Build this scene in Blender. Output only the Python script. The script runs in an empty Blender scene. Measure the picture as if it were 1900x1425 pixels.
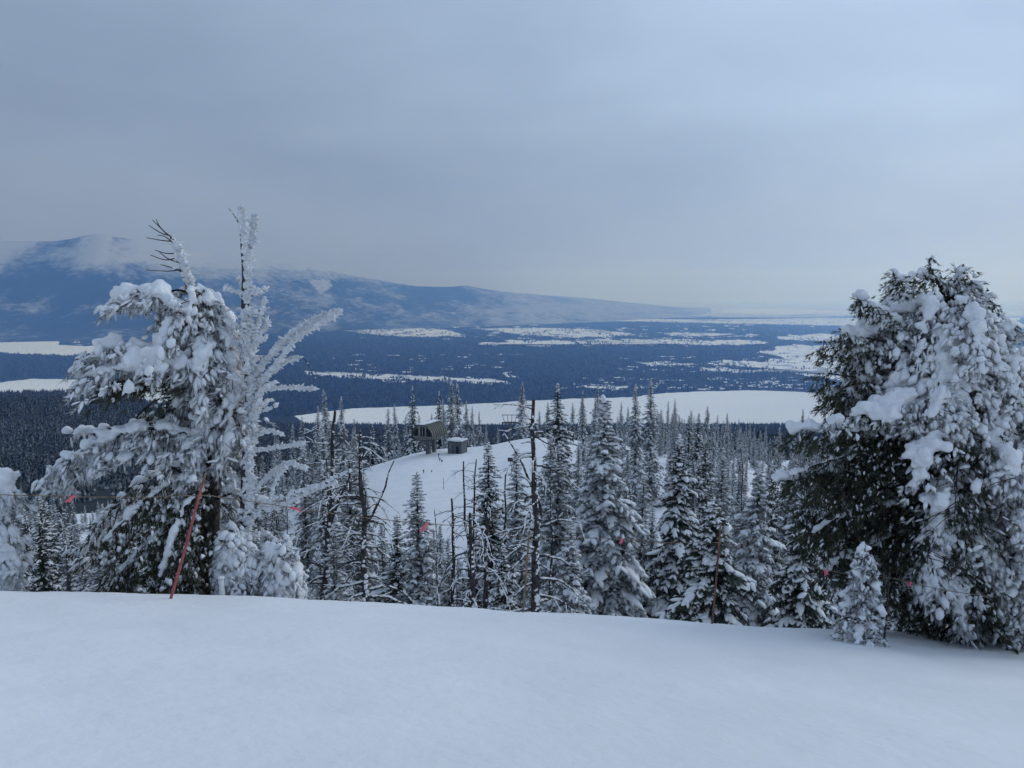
import bpy, math, random
import numpy as np

# ------------------------------------------------------------------ camera, sky, sun, exposure
F = 1463.0                                   # focal length in pixels of the 1900 px wide photograph
PITCH = math.radians(6.7)
sc = bpy.context.scene
cam_d = bpy.data.cameras.new('camera')
cam_d.sensor_width = 36.0
cam_d.lens = 36.0 * F / 1900.0
cam_d.clip_start = 0.05
cam_d.clip_end = 200000.0
cam = bpy.data.objects.new('camera', cam_d)
sc.collection.objects.link(cam)
cam.location = (0, 0, 0)
cam.rotation_euler = (math.radians(90) - PITCH, 0, 0)
sc.camera = cam

SUN_EL, SUN_AZ = math.radians(28), math.radians(58)     # behind the clouds, ahead and to the right
world = bpy.data.worlds.new('World')
sc.world = world
world.use_nodes = True
wn, wl = world.node_tree.nodes, world.node_tree.links
wn.clear()
w_out = wn.new('ShaderNodeOutputWorld')
w_bg = wn.new('ShaderNodeBackground')
w_sky = wn.new('ShaderNodeTexSky')
w_sky.sky_type = 'NISHITA'
w_sky.sun_disc = False
w_sky.sun_elevation = SUN_EL
w_sky.sun_rotation = SUN_AZ
w_sky.air_density = 1.0
w_sky.dust_density = 2.0
w_tc = wn.new('ShaderNodeTexCoord')
w_sep = wn.new('ShaderNodeSeparateXYZ')
wl.new(w_tc.outputs['Generated'], w_sep.inputs[0])


def wmath(op, a, b=None, clamp=False):
    n = wn.new('ShaderNodeMath')
    n.operation = op
    n.use_clamp = clamp
    for i, v in enumerate((a, b)):
        if v is None:
            continue
        if isinstance(v, (int, float)):
            n.inputs[i].default_value = v
        else:
            wl.new(v, n.inputs[i])
    return n.outputs[0]


# overcast dome: brighter overhead than at the horizon, a little brighter on the sun's side
zc = wmath('MAXIMUM', w_sep.outputs[2], 0.0)
dome = wmath('ADD', wmath('MULTIPLY', zc, 0.32), 0.56)
sd = wn.new('ShaderNodeVectorMath')
sd.operation = 'DOT_PRODUCT'
wl.new(w_tc.outputs['Generated'], sd.inputs[0])
sd.inputs[1].default_value = (math.sin(SUN_AZ) * math.cos(SUN_EL), math.cos(SUN_AZ) * math.cos(SUN_EL), math.sin(SUN_EL))
side = wmath('MULTIPLY', wmath('POWER', wmath('MAXIMUM', wmath('MULTIPLY', wmath('ADD', sd.outputs['Value'], 1.0), 0.5), 0.0), 3.0), 0.70)
w_map = wn.new('ShaderNodeMapping')
w_map.inputs['Scale'].default_value = (1.0, 1.0, 3.2)
w_map.inputs['Location'].default_value = (3.1, 1.7, 0.4)
wl.new(w_tc.outputs['Generated'], w_map.inputs[0])
w_n = wn.new('ShaderNodeTexNoise')
w_n.inputs['Scale'].default_value = 1.9
w_n.inputs['Detail'].default_value = 5.0
w_n.inputs['Roughness'].default_value = 0.52
w_n.inputs['Distortion'].default_value = 0.25
wl.new(w_map.outputs[0], w_n.inputs['Vector'])
cl = wmath('ADD', wmath('MULTIPLY', wmath('SUBTRACT', w_n.outputs['Fac'], 0.5), 0.90), 1.0)
lum = wmath('MULTIPLY', wmath('ADD', dome, side), cl)
w_col = wn.new('ShaderNodeVectorMath')
w_col.operation = 'SCALE'
w_col.inputs[0].default_value = (4.12, 5.42, 7.55)
wl.new(lum, w_col.inputs['Scale'])
w_mix = wn.new('ShaderNodeMix')
w_mix.data_type = 'RGBA'
w_mix.inputs[0].default_value = 0.93
wl.new(w_sky.outputs[0], w_mix.inputs[6])
wl.new(w_col.outputs[0], w_mix.inputs[7])
wl.new(w_mix.outputs[2], w_bg.inputs['Color'])
w_bg.inputs['Strength'].default_value = 0.085
wl.new(w_bg.outputs[0], w_out.inputs['Surface'])

sun_d = bpy.data.lights.new('sun', 'SUN')
sun_d.energy = 0.85
sun_d.angle = math.radians(40)
sun_d.color = (0.96, 0.98, 1.0)
sun = bpy.data.objects.new('sun', sun_d)
sc.collection.objects.link(sun)
sun.rotation_euler = (math.radians(90) - SUN_EL, 0, -SUN_AZ + math.pi)
sun.location = (0, -5, 20)

sc.view_settings.view_transform = 'Standard'
sc.view_settings.look = 'None'
sc.view_settings.gamma = 1.0
sc.view_settings.exposure = 0.0
sc.view_settings.use_curve_mapping = False
sc.render.engine = 'CYCLES'
sc.cycles.use_denoising = True
sc.cycles.max_bounces = 8
sc.cycles.diffuse_bounces = 3
sc.cycles.glossy_bounces = 2
sc.cycles.transmission_bounces = 2
sc.cycles.volume_bounces = 5
sc.cycles.use_adaptive_sampling = True
sc.cycles.adaptive_threshold = 0.02

HAZE_DENSITY = 7.7e-5
HAZE_COLOR = (0.22, 0.46, 1.0)

rng = np.random.default_rng(11)
COL = sc.collection


# ------------------------------------------------------------------ pixels and points
def ray(px, py):
    a = (px - 950.0) / F
    b = (712.5 - py) / F
    return np.array([a, math.cos(PITCH) + b * math.sin(PITCH), -math.sin(PITCH) + b * math.cos(PITCH)])


def at(px, py, Y):
    d = ray(px, py)
    return d * (Y / d[1])


def on_plane(px, py, z):
    d = ray(px, py)
    return d * (z / d[2])


def proj(P):
    P = np.atleast_2d(P)
    cy = P[:, 1] * math.cos(PITCH) - P[:, 2] * math.sin(PITCH)
    cz = P[:, 1] * math.sin(PITCH) + P[:, 2] * math.cos(PITCH)
    return 950 + F * P[:, 0] / cy, 712.5 - F * cz / cy


# ------------------------------------------------------------------ noise
def _hash(ix, iy, seed):
    h = (ix.astype(np.int64) * 374761393 + iy.astype(np.int64) * 668265263 + seed * 974711) & 0x7fffffff
    h = ((h ^ (h >> 13)) * 1274126177) & 0x7fffffff
    return ((h ^ (h >> 16)) & 0xffff) / 65535.0


def vnoise(x, y, seed=0):
    ix, iy = np.floor(x), np.floor(y)
    fx, fy = x - ix, y - iy
    fx = fx * fx * (3 - 2 * fx)
    fy = fy * fy * (3 - 2 * fy)
    a, b = _hash(ix, iy, seed), _hash(ix + 1, iy, seed)
    c, d = _hash(ix, iy + 1, seed), _hash(ix + 1, iy + 1, seed)
    return (a * (1 - fx) + b * fx) * (1 - fy) + (c * (1 - fx) + d * fx) * fy


def fbm(x, y, seed=0, octv=4):
    s, amp, tot = 0.0, 1.0, 0.0
    for k in range(octv):
        s = s + amp * vnoise(x * 2 ** k + 17.3 * k, y * 2 ** k - 9.1 * k, seed + k)
        tot += amp
        amp *= 0.5
    return s / tot


# ------------------------------------------------------------------ materials
def material(name):
    m = bpy.data.materials.new(name)
    m.use_nodes = True
    nt = m.node_tree
    return m, nt, nt.nodes['Principled BSDF']


def noise_mat(name, c1, c2, scale=6.0, detail=4.0, rough=0.8, bump=0.0, bscale=None, spec=0.3, lo=0.35, hi=0.65, coords='Object'):
    m, nt, b = material(name)
    tc = nt.nodes.new('ShaderNodeTexCoord')
    n = nt.nodes.new('ShaderNodeTexNoise')
    n.inputs['Scale'].default_value = scale
    n.inputs['Detail'].default_value = detail
    nt.links.new(tc.outputs[coords], n.inputs['Vector'])
    r = nt.nodes.new('ShaderNodeValToRGB')
    r.color_ramp.elements[0].position = lo
    r.color_ramp.elements[1].position = hi
    r.color_ramp.elements[0].color = (*c1, 1)
    r.color_ramp.elements[1].color = (*c2, 1)
    nt.links.new(n.outputs['Fac'], r.inputs[0])
    nt.links.new(r.outputs[0], b.inputs['Base Color'])
    b.inputs['Roughness'].default_value = rough
    b.inputs['Specular IOR Level'].default_value = spec
    if bump:
        n2 = nt.nodes.new('ShaderNodeTexNoise')
        n2.inputs['Scale'].default_value = bscale or scale * 4
        n2.inputs['Detail'].default_value = 5
        nt.links.new(tc.outputs[coords], n2.inputs['Vector'])
        bp = nt.nodes.new('ShaderNodeBump')
        bp.inputs['Strength'].default_value = bump
        bp.inputs['Distance'].default_value = 0.03
        nt.links.new(n2.outputs['Fac'], bp.inputs['Height'])
        nt.links.new(bp.outputs[0], b.inputs['Normal'])
    return m


def attr_mat(name, cdark, csnow_haze, scale, rough=0.9, lo=0.80, hi=1.0):
    """forest floor to snow and painted far haze by the mesh attribute 'snow', broken up by noise"""
    m, nt, b = material(name)
    at_ = nt.nodes.new('ShaderNodeAttribute')
    at_.attribute_name = 'snow'
    tc = nt.nodes.new('ShaderNodeTexCoord')
    n = nt.nodes.new('ShaderNodeTexNoise')
    n.inputs['Scale'].default_value = scale
    n.inputs['Detail'].default_value = 6
    n.inputs['Roughness'].default_value = 0.65
    nt.links.new(tc.outputs['Object'], n.inputs['Vector'])
    mt = nt.nodes.new('ShaderNodeMath')
    mt.operation = 'ADD'
    nt.links.new(at_.outputs['Fac'], mt.inputs[0])
    nt.links.new(n.outputs['Fac'], mt.inputs[1])
    r = nt.nodes.new('ShaderNodeValToRGB')
    r.color_ramp.elements[0].position = lo
    r.color_ramp.elements[1].position = min(hi, 1.0)
    r.color_ramp.elements[0].color = (*cdark, 1)
    r.color_ramp.elements[1].color = (*csnow_haze, 1)
    nt.links.new(mt.outputs[0], r.inputs[0])
    nt.links.new(r.outputs[0], b.inputs['Base Color'])
    b.inputs['Roughness'].default_value = rough
    b.inputs['Specular IOR Level'].default_value = 0.1
    return m


def far_tree_mat(name, dark, snow, lo, hi, scale):
    """needles with snow lying on the upward faces of the boughs"""
    m, nt, b = material(name)
    g = nt.nodes.new('ShaderNodeNewGeometry')
    s = nt.nodes.new('ShaderNodeSeparateXYZ')
    nt.links.new(g.outputs['True Normal'], s.inputs[0])
    tc = nt.nodes.new('ShaderNodeTexCoord')
    n = nt.nodes.new('ShaderNodeTexNoise')
    n.inputs['Scale'].default_value = scale
    n.inputs['Detail'].default_value = 3
    nt.links.new(tc.outputs['Object'], n.inputs['Vector'])
    a = nt.nodes.new('ShaderNodeMath')
    a.operation = 'MULTIPLY_ADD'
    nt.links.new(s.outputs[2], a.inputs[0])
    a.inputs[1].default_value = 0.35
    nt.links.new(n.outputs['Fac'], a.inputs[2])
    r = nt.nodes.new('ShaderNodeValToRGB')
    r.color_ramp.elements[0].position = lo
    r.color_ramp.elements[1].position = hi
    r.color_ramp.elements[0].color = (*dark, 1)
    r.color_ramp.elements[1].color = (*snow, 1)
    nt.links.new(a.outputs[0], r.inputs[0])
    nt.links.new(r.outputs[0], b.inputs['Base Color'])
    b.inputs['Roughness'].default_value = 0.9
    b.inputs['Specular IOR Level'].default_value = 0.1
    return m


M = {}
M['slope'] = noise_mat('groomed snow', (0.77, 0.785, 0.795), (0.84, 0.85, 0.86), 0.35, 6, 0.75, 0.55, 7.0, 0.15)
M['tree_snow'] = noise_mat('tree snow', (0.80, 0.82, 0.85), (0.90, 0.91, 0.92), 5, 4, 0.75, 0.6, 22.0, 0.15)
M['rime'] = noise_mat('rime ice', (0.76, 0.79, 0.83), (0.88, 0.90, 0.92), 9, 4, 0.7, 0.7, 40.0, 0.2)
M['needle'] = noise_mat('fir needles', (0.016, 0.026, 0.020), (0.045, 0.058, 0.045), 3.0, 4, 0.75, spec=0.25)
M['needle_frost'] = noise_mat('frosted fir needles', (0.026, 0.036, 0.034), (0.52, 0.54, 0.56), 6.0, 5, 0.8, spec=0.2, lo=0.38, hi=0.64)
M['needle_rime'] = noise_mat('rimed needles', (0.05, 0.06, 0.058), (0.62, 0.64, 0.66), 8.0, 5, 0.8, spec=0.2, lo=0.36, hi=0.58)
M['pine'] = noise_mat('pine needles', (0.018, 0.028, 0.016), (0.085, 0.088, 0.056), 3.5, 4, 0.7, spec=0.25)
M['bark'] = noise_mat('conifer bark', (0.020, 0.018, 0.018), (0.075, 0.064, 0.058), 9.0, 6, 0.9, 0.8, 30.0, 0.2)
M['deadwood'] = noise_mat('weathered dead wood', (0.024, 0.023, 0.025), (0.090, 0.084, 0.084), 8.0, 6, 0.9, 0.7, 30.0, 0.2)
M['lake'] = noise_mat('snow on lake ice', (0.82, 0.84, 0.86), (0.90, 0.905, 0.91), 0.0012, 5, 0.9, spec=0.1)
M['meadow'] = noise_mat('snow covered fields', (0.42, 0.45, 0.48), (0.86, 0.87, 0.88), 0.006, 7, 0.9, spec=0.1, lo=0.33, hi=0.50)
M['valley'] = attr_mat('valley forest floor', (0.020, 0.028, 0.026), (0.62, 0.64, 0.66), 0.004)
M['mountainside'] = attr_mat('wooded slope', (0.030, 0.036, 0.034), (0.75, 0.77, 0.79), 0.03)
M['range'] = attr_mat('wooded mountain range', (0.022, 0.030, 0.030), (0.50, 0.52, 0.55), 0.0075, lo=.54, hi=1.0)
M['slope_tree'] = far_tree_mat('slope firs', (0.022, 0.029, 0.027), (0.42, 0.44, 0.46), 0.52, 0.88, 0.45)
M['valley_tree'] = far_tree_mat('valley firs', (0.022, 0.029, 0.027), (0.17, 0.18, 0.19), 0.55, 1.10, 0.02)
M['pole_red'] = noise_mat('faded red pole paint', (0.30, 0.055, 0.060), (0.42, 0.12, 0.11), 6.0, 4, 0.6)
M['pole_brown'] = noise_mat('weathered bamboo pole', (0.11, 0.050, 0.040), (0.27, 0.11, 0.085), 6.0, 4, 0.7)
M['pole_dark'] = noise_mat('dark thin pole', (0.03, 0.03, 0.035), (0.07, 0.065, 0.065), 6.0, 3, 0.7)
M['rope'] = noise_mat('frayed rope', (0.12, 0.085, 0.055), (0.30, 0.22, 0.16), 12.0, 3, 0.9)
M['flag'] = noise_mat('pink flagging', (0.78, 0.10, 0.17), (0.88, 0.20, 0.26), 9.0, 3, 0.6)
M['lift_green'] = noise_mat('olive lift housing', (0.030, 0.038, 0.030), (0.060, 0.068, 0.055), 1.3, 4, 0.6)
M['lift_rib'] = noise_mat('grey green housing rib', (0.13, 0.145, 0.12), (0.22, 0.23, 0.20), 1.5, 4, 0.6)
M['lift_pale'] = noise_mat('pale fascia', (0.16, 0.16, 0.14), (0.26, 0.26, 0.24), 1.5, 4, 0.6)
M['steel'] = noise_mat('grey steel', (0.07, 0.08, 0.085), (0.14, 0.15, 0.155), 2.0, 4, 0.55)
M['board'] = noise_mat('grey shed boards', (0.075, 0.085, 0.095), (0.15, 0.16, 0.17), 2.0, 4, 0.8)
M['house'] = noise_mat('dark house wall', (0.06, 0.05, 0.05), (0.13, 0.11, 0.10), 0.05, 3, 0.8)
gm, gnt, gb = material('dark window glass')
gb.inputs['Base Color'].default_value = (0.008, 0.009, 0.012, 1)
gb.inputs['Roughness'].default_value = 0.5
gb.inputs['Specular IOR Level'].default_value = 0.2
M['glass'] = gm


# ------------------------------------------------------------------ mesh helpers
class Buf:
    def __init__(self):
        self.v, self.f, self.n = [], [], 0

    def add(self, v, f):
        v = np.asarray(v, float).reshape(-1, 3)
        if len(v) == 0:
            return
        self.v.append(v)
        self.f.append(np.asarray(f, np.int64).reshape(-1, 3) + self.n)
        self.n += len(v)

    def mesh(self, name, mat, smooth=True, attr=None):
        me = bpy.data.meshes.new(name)
        if self.n:
            v = np.concatenate(self.v).astype(np.float32)
            f = np.concatenate(self.f).astype(np.int32)
            me.vertices.add(len(v))
            me.vertices.foreach_set('co', v.ravel())
            me.loops.add(f.size)
            me.loops.foreach_set('vertex_index', f.ravel())
            me.polygons.add(len(f))
            me.polygons.foreach_set('loop_start', np.arange(0, f.size, 3, dtype=np.int32))
            me.polygons.foreach_set('use_smooth', np.full(len(f), smooth))
            if attr is not None:
                a = me.attributes.new('snow', 'FLOAT', 'POINT')
                a.data.foreach_set('value', np.asarray(attr, np.float32))
            me.update(calc_edges=True)
        me.materials.append(mat)
        return me


def link(name, data, parent=None, loc=None):
    o = bpy.data.objects.new(name, data)
    COL.objects.link(o)
    if parent:
        o.parent = parent
    if loc is not None:
        o.location = loc
    return o


def tag(o, label=None, cat=None, group=None, kind=None):
    if label:
        o['label'] = label
    if cat:
        o['category'] = cat
    if group:
        o['group'] = group
    if kind:
        o['kind'] = kind
    return o


def grid_faces(nu, nv):
    i, j = np.meshgrid(np.arange(nu - 1), np.arange(nv - 1), indexing='ij')
    a = i * nv + j
    b, c, d = a + nv, a + nv + 1, a + 1
    return np.concatenate([np.stack([a, b, c], -1).reshape(-1, 3), np.stack([a, c, d], -1).reshape(-1, 3)])


def tube(buf, pts, rad, sides=6, cap=True):
    pts = np.asarray(pts, float)
    n = len(pts)
    rad = np.broadcast_to(np.asarray(rad, float), (n,))
    t = np.gradient(pts, axis=0)
    t /= np.linalg.norm(t, axis=1)[:, None] + 1e-9
    ref = np.array([0.0, 0, 1]) if abs(t[:, 2].mean()) < 0.8 else np.array([1.0, 0, 0])
    s = np.cross(t, ref)
    s /= np.linalg.norm(s, axis=1)[:, None] + 1e-9
    u = np.cross(s, t)
    a = np.linspace(0, 2 * math.pi, sides, endpoint=False)
    ring = s[:, None] * np.cos(a)[None, :, None] + u[:, None] * np.sin(a)[None, :, None]
    v = (pts[:, None] + ring * rad[:, None, None]).reshape(-1, 3)
    i, k = np.meshgrid(np.arange(n - 1), np.arange(sides), indexing='ij')
    p = i * sides + k
    q = i * sides + (k + 1) % sides
    f = np.concatenate([np.stack([p, q, q + sides], -1).reshape(-1, 3), np.stack([p, q + sides, p + sides], -1).reshape(-1, 3)])
    if cap:
        v = np.concatenate([v, pts[:1], pts[-1:]])
        c0, c1 = n * sides, n * sides + 1
        k = np.arange(sides)
        f = np.concatenate([f, np.stack([np.full(sides, c0), (k + 1) % sides, k], -1),
                            np.stack([np.full(sides, c1), (n - 1) * sides + k, (n - 1) * sides + (k + 1) % sides], -1)])
    buf.add(v, f)


def box(buf, c, size, R=None):
    v = np.array([[x, y, z] for x in (-.5, .5) for y in (-.5, .5) for z in (-.5, .5)]) * np.asarray(size, float)
    if R is not None:
        v = v @ np.asarray(R).T
    f = [(0, 1, 3), (0, 3, 2), (4, 6, 7), (4, 7, 5), (0, 4, 5), (0, 5, 1), (2, 3, 7), (2, 7, 6), (0, 2, 6), (0, 6, 4), (1, 5, 7), (1, 7, 3)]
    buf.add(v + np.asarray(c, float), f)


def icosphere(sub):
    p = (1 + 5 ** .5) / 2
    v = np.array([(-1, p, 0), (1, p, 0), (-1, -p, 0), (1, -p, 0), (0, -1, p), (0, 1, p), (0, -1, -p), (0, 1, -p), (p, 0, -1), (p, 0, 1), (-p, 0, -1), (-p, 0, 1)], float)
    v /= np.linalg.norm(v[0])
    f = [(0, 11, 5), (0, 5, 1), (0, 1, 7), (0, 7, 10), (0, 10, 11), (1, 5, 9), (5, 11, 4), (11, 10, 2), (10, 7, 6), (7, 1, 8),
         (3, 9, 4), (3, 4, 2), (3, 2, 6), (3, 6, 8), (3, 8, 9), (4, 9, 5), (2, 4, 11), (6, 2, 10), (8, 6, 7), (9, 8, 1)]
    v = list(map(tuple, v))
    for _ in range(sub):
        cache, nf = {}, []

        def mid(a, b):
            k = (min(a, b), max(a, b))
            if k not in cache:
                m = np.array(v[a]) + np.array(v[b])
                m /= np.linalg.norm(m)
                v.append(tuple(m))
                cache[k] = len(v) - 1
            return cache[k]
        for a, b, c in f:
            ab, bc, ca = mid(a, b), mid(b, c), mid(c, a)
            nf += [(a, ab, ca), (b, bc, ab), (c, ca, bc), (ab, bc, ca)]
        f = nf
    return np.array(v), np.array(f)


def lump_templates(sub, n, amp, seed):
    v, f = icosphere(sub)
    r = np.random.default_rng(seed)
    out = []
    for _ in range(n):
        d = np.zeros(len(v))
        for k in range(7):
            w = r.normal(size=3) * r.uniform(1.5, 4.0)
            d += np.sin(v @ w + r.uniform(0, 6.28)) / 3.0
        out.append(v * (1 + amp * d)[:, None])
    return out, f


LUMP1, LUMP1_F = lump_templates(1, 8, 0.30, 3)
LUMP2, LUMP2_F = lump_templates(2, 8, 0.30, 4)


def unit(a):
    return a / (np.linalg.norm(a, axis=-1, keepdims=True) + 1e-9)


def frames(d, up=(0, 0, 1.0)):
    """rotation matrices with columns: x along d, y sideways, z up-ish"""
    d = unit(np.asarray(d, float))
    up = np.broadcast_to(np.asarray(up, float), d.shape)
    y = np.cross(up, d)
    bad = np.linalg.norm(y, axis=-1) < 1e-3
    y[bad] = np.array([0, 1.0, 0])
    y = unit(y)
    z = np.cross(d, y)
    return np.stack([d, y, z], -1)


def stamp(buf, templates, tf, centers, R, scale, r):
    """place copies of small template meshes: centers (n,3), R (n,3,3), scale (n,3)"""
    centers = np.asarray(centers, float)
    n = len(centers)
    if n == 0:
        return
    pick = r.integers(0, len(templates), n)
    for k in range(len(templates)):
        m = pick == k
        if not m.any():
            continue
        T = templates[k]
        v = np.einsum('nij,nvj->nvi', R[m], T[None] * scale[m][:, None, :]) + centers[m][:, None]
        nv = len(T)
        f = (tf[None] + (np.arange(m.sum()) * nv)[:, None, None]).reshape(-1, 3)
        buf.add(v.reshape(-1, 3), f)


def twig_template(seed, teeth=5, hang=4):
    """one flat needle spray of length 1 along x: toothed on both sides, a few needles hanging"""
    r = np.random.default_rng(seed)
    v, f = [], []

    def tri(a, b, c):
        k = len(v)
        v.extend([a, b, c])
        f.append((k, k + 1, k + 2))
    for s in (-1, 1):
        for i in range(teeth):
            x0 = i / teeth
            w = 0.34 * (1 - 0.55 * x0) * r.uniform(.75, 1.25)
            tri((x0, 0, 0.02), (min(x0 + .26, 1.0), 0, 0.0), (x0 + .30, s * w, -0.10 * r.uniform(.2, 1.6)))
    for i in range(hang):
        x0 = (i + .3) / hang
        tri((x0 - .1, 0, 0), (x0 + .1, 0, 0), (x0 + .12, r.uniform(-.1, .1), -.24 * r.uniform(.5, 1.2)))
    tri((.8, -.05, 0), (.8, .05, 0), (1.12, 0, -.04))
    return np.array(v), np.array(f)


TWIG = [twig_template(s)[0] for s in range(6)]
TWIG_F = twig_template(0)[1]


def tuft_template(seed, n=11):
    """a bottlebrush tip: needles fanning out round the x axis"""
    r = np.random.default_rng(seed)
    v, f = [], []
    for i in range(n):
        a = 6.283 * i / n + r.uniform(-.3, .3)
        x0 = r.uniform(0, .55)
        L = r.uniform(.35, .6)
        d = np.array([.75, math.cos(a) * .75, math.sin(a) * .75])
        side = np.array([0, -math.sin(a), math.cos(a)]) * .055
        b = np.array([x0, 0, 0])
        k = len(v)
        v.extend([b - side, b + side, b + d * L])
        f.append((k, k + 1, k + 2))
    return np.array(v), np.array(f)


TUFT = [tuft_template(s)[0] for s in range(6)]
TUFT_F = tuft_template(0)[1]


def pad_template(seed):
    """a lumpy pad of snow lying on a spray: length 1 along x, flattened, thin at the tip"""
    r = np.random.default_rng(seed)
    nr, ns = 4, 6
    v = [(-.02, 0, .02)]
    for i in range(nr):
        x = .04 + .86 * i / (nr - 1)
        w = .30 * (math.sin(math.pi * (.18 + .76 * i / (nr - 1))) ** .7) * r.uniform(.75, 1.25)
        h = .20 * (math.sin(math.pi * (.15 + .75 * i / (nr - 1))) ** .7) * r.uniform(.75, 1.3)
        for k in range(ns):
            a = 6.283 * k / ns
            y = math.cos(a) * w * r.uniform(.8, 1.2)
            z = math.sin(a)
            z = (z * h + .06 if z > 0 else z * .05 - .10 * abs(math.cos(a)))
            v.append((x + r.uniform(-.05, .05), y, z * r.uniform(.85, 1.15)))
    v.append((1.0, 0, -.03))
    f = [(0, 1 + (k + 1) % ns, 1 + k) for k in range(ns)]
    for i in range(nr - 1):
        for k in range(ns):
            a, b = 1 + i * ns + k, 1 + i * ns + (k + 1) % ns
            f += [(a, b, b + ns), (a, b + ns, a + ns)]
    e = len(v) - 1
    f += [(e, 1 + (nr - 1) * ns + k, 1 + (nr - 1) * ns + (k + 1) % ns) for k in range(ns)]
    return np.array(v), np.array(f)


PAD = [pad_template(s)[0] for s in range(8)]
PAD_F = pad_template(0)[1]


LUMP0, LUMP0_F = lump_templates(0, 8, 0.25, 6)


def finger_template(seed):
    """a rimed drooping twig: length 1 along x, thin, sagging at the tip"""
    r = np.random.default_rng(seed)
    ns = 3
    v = [(-.08, 0, 0)]
    for x, q in ((.05, .75), (.38, 1.0), (.72, .85)):
        for k in range(ns):
            a = 6.283 * k / ns
            v.append((x + r.uniform(-.06, .06), math.cos(a) * q * r.uniform(.7, 1.3), math.sin(a) * q * r.uniform(.7, 1.3) - .8 * x * x))
    v.append((1.0, 0, -.9))
    f = [(0, 1 + (k + 1) % ns, 1 + k) for k in range(ns)]
    for i in range(2):
        for k in range(ns):
            a, b_ = 1 + i * ns + k, 1 + i * ns + (k + 1) % ns
            f += [(a, b_, b_ + ns), (a, b_ + ns, a + ns)]
    e = len(v) - 1
    f += [(e, 1 + 2 * ns + k, 1 + 2 * ns + (k + 1) % ns) for k in range(ns)]
    return np.array(v), np.array(f)


FING = [finger_template(s_)[0] for s_ in range(8)]
FING_F = finger_template(0)[1]

# ------------------------------------------------------------------ the lie of the land
def plane_z(x, y):
    return -1.65 - 0.288 * y - 0.0954 * x


LAKE_Z = -700.0
_far = [(600, -130), (1200, -236), (2000, -368), (3000, -532), (4200, -703), (5200, -712)]
COLS = [  # pixel column, crest distance, heights beyond
    (-600, 9.0, [(20, -9.5), (30, -15), (60, -29), (110, -45), (200, -66), (300, -84), (600, -138), (1200, -180), (2000, -250), (2600, -318), (3200, -460), (4300, -703), (5200, -712)]),
    (0, 9.6, [(20, -10.6), (30, -16.3), (60, -31), (110, -48), (200, -72), (300, -92), (600, -148), (1200, -204), (2000, -278), (2600, -352), (3200, -490), (4300, -703), (5200, -712)]),
    (200, 10.4, [(20, -10.8), (30, -16.5), (60, -31), (110, -48), (200, -72), (300, -92), (600, -146), (1200, -200), (2000, -272), (2600, -344), (3200, -482), (4300, -703), (5200, -712)]),
    (420, 11.4, [(20, -11), (30, -16.5), (60, -31), (110, -46), (160, -52), (220, -62), (300, -85), (600, -150), (1200, -236), (2000, -366), (2600, -450), (3200, -556), (4200, -703), (5200, -712)]),
    (690, 12.3, [(20, -11.2), (30, -16), (60, -29.5), (105, -40.8), (150, -43.5), (212, -47.2), (232, -54), (300, -75)] + _far),
    (790, 12.5, [(20, -11.2), (30, -16), (60, -29.5), (105, -40.6), (150, -42.7), (220, -44.2), (236, -50), (300, -72)] + _far),
    (880, 12.7, [(20, -11.2), (30, -16), (60, -29), (105, -39.5), (150, -42), (222, -44.6), (240, -51), (300, -70)] + _far),
    (985, 12.9, [(20, -11.3), (30, -16), (60, -28), (105, -37), (150, -40), (228, -42.0), (246, -49), (300, -66)] + _far),
    (1250, 13.4, [(20, -11.6), (30, -16), (60, -24), (110, -29.5), (160, -34), (240, -49), (300, -63), (600, -128), (1200, -236), (2000, -368), (3000, -532), (4200, -703), (5200, -712)]),
    (1560, 14.6, [(20, -10.6), (30, -16), (60, -25), (110, -33), (160, -41), (240, -55), (300, -67), (600, -130), (1200, -236), (2000, -368), (3000, -532), (4200, -703), (5200, -712)]),
    (1760, 18.0, [(24, -12.0), (32, -17), (60, -27), (110, -36), (160, -44), (240, -57), (300, -69)] + _far),
    (2500, 20.0, [(26, -15.0), (40, -23), (60, -30), (110, -40), (160, -48), (240, -60), (300, -72)] + _far),
]


def pchip(xk, yk, x):
    xk, yk = np.asarray(xk, float), np.asarray(yk, float)
    h = np.diff(xk)
    d = np.diff(yk) / h
    m = np.zeros(len(xk))
    m[0], m[-1] = d[0], d[-1]
    for i in range(1, len(xk) - 1):
        if d[i - 1] * d[i] > 0:
            w1, w2 = 2 * h[i] + h[i - 1], h[i] + 2 * h[i - 1]
            m[i] = (w1 + w2) / (w1 / d[i - 1] + w2 / d[i])
    i = np.clip(np.searchsorted(xk, x) - 1, 0, len(h) - 1)
    t = (x - xk[i]) / h[i]
    return ((2 * t ** 3 - 3 * t ** 2 + 1) * yk[i] + (t ** 3 - 2 * t ** 2 + t) * h[i] * m[i]
            + (-2 * t ** 3 + 3 * t ** 2) * yk[i + 1] + (t ** 3 - t ** 2) * h[i] * m[i + 1])


LY = np.linspace(math.log(6.0), math.log(5200.0), 700)
UU = np.linspace(-1.3, 1.3, 521)
_tab = []
for cpx, yc, far in COLS:
    u = (cpx - 950) / F
    ys = [5.0, 6.5, 8.0, 0.5 * (8 + yc), yc]
    zs = [plane_z(u * y, y) for y in ys]
    _tab.append(pchip(ys + [p[0] for p in far], zs + [p[1] for p in far], np.exp(LY)))
_tab = np.array(_tab)
_cu = np.array([(c[0] - 950) / F for c in COLS])
ZT = np.empty((len(UU), len(LY)))
for j in range(len(LY)):
    ZT[:, j] = np.interp(UU, _cu, _tab[:, j])
_k = np.exp(-0.5 * (np.arange(-12, 13) / 5.0) ** 2)
_k /= _k.sum()
_pad = np.pad(ZT, ((12, 12), (0, 0)), mode='edge')
ZT = sum(_k[i] * _pad[i:i + len(UU)] for i in range(25))


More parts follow.
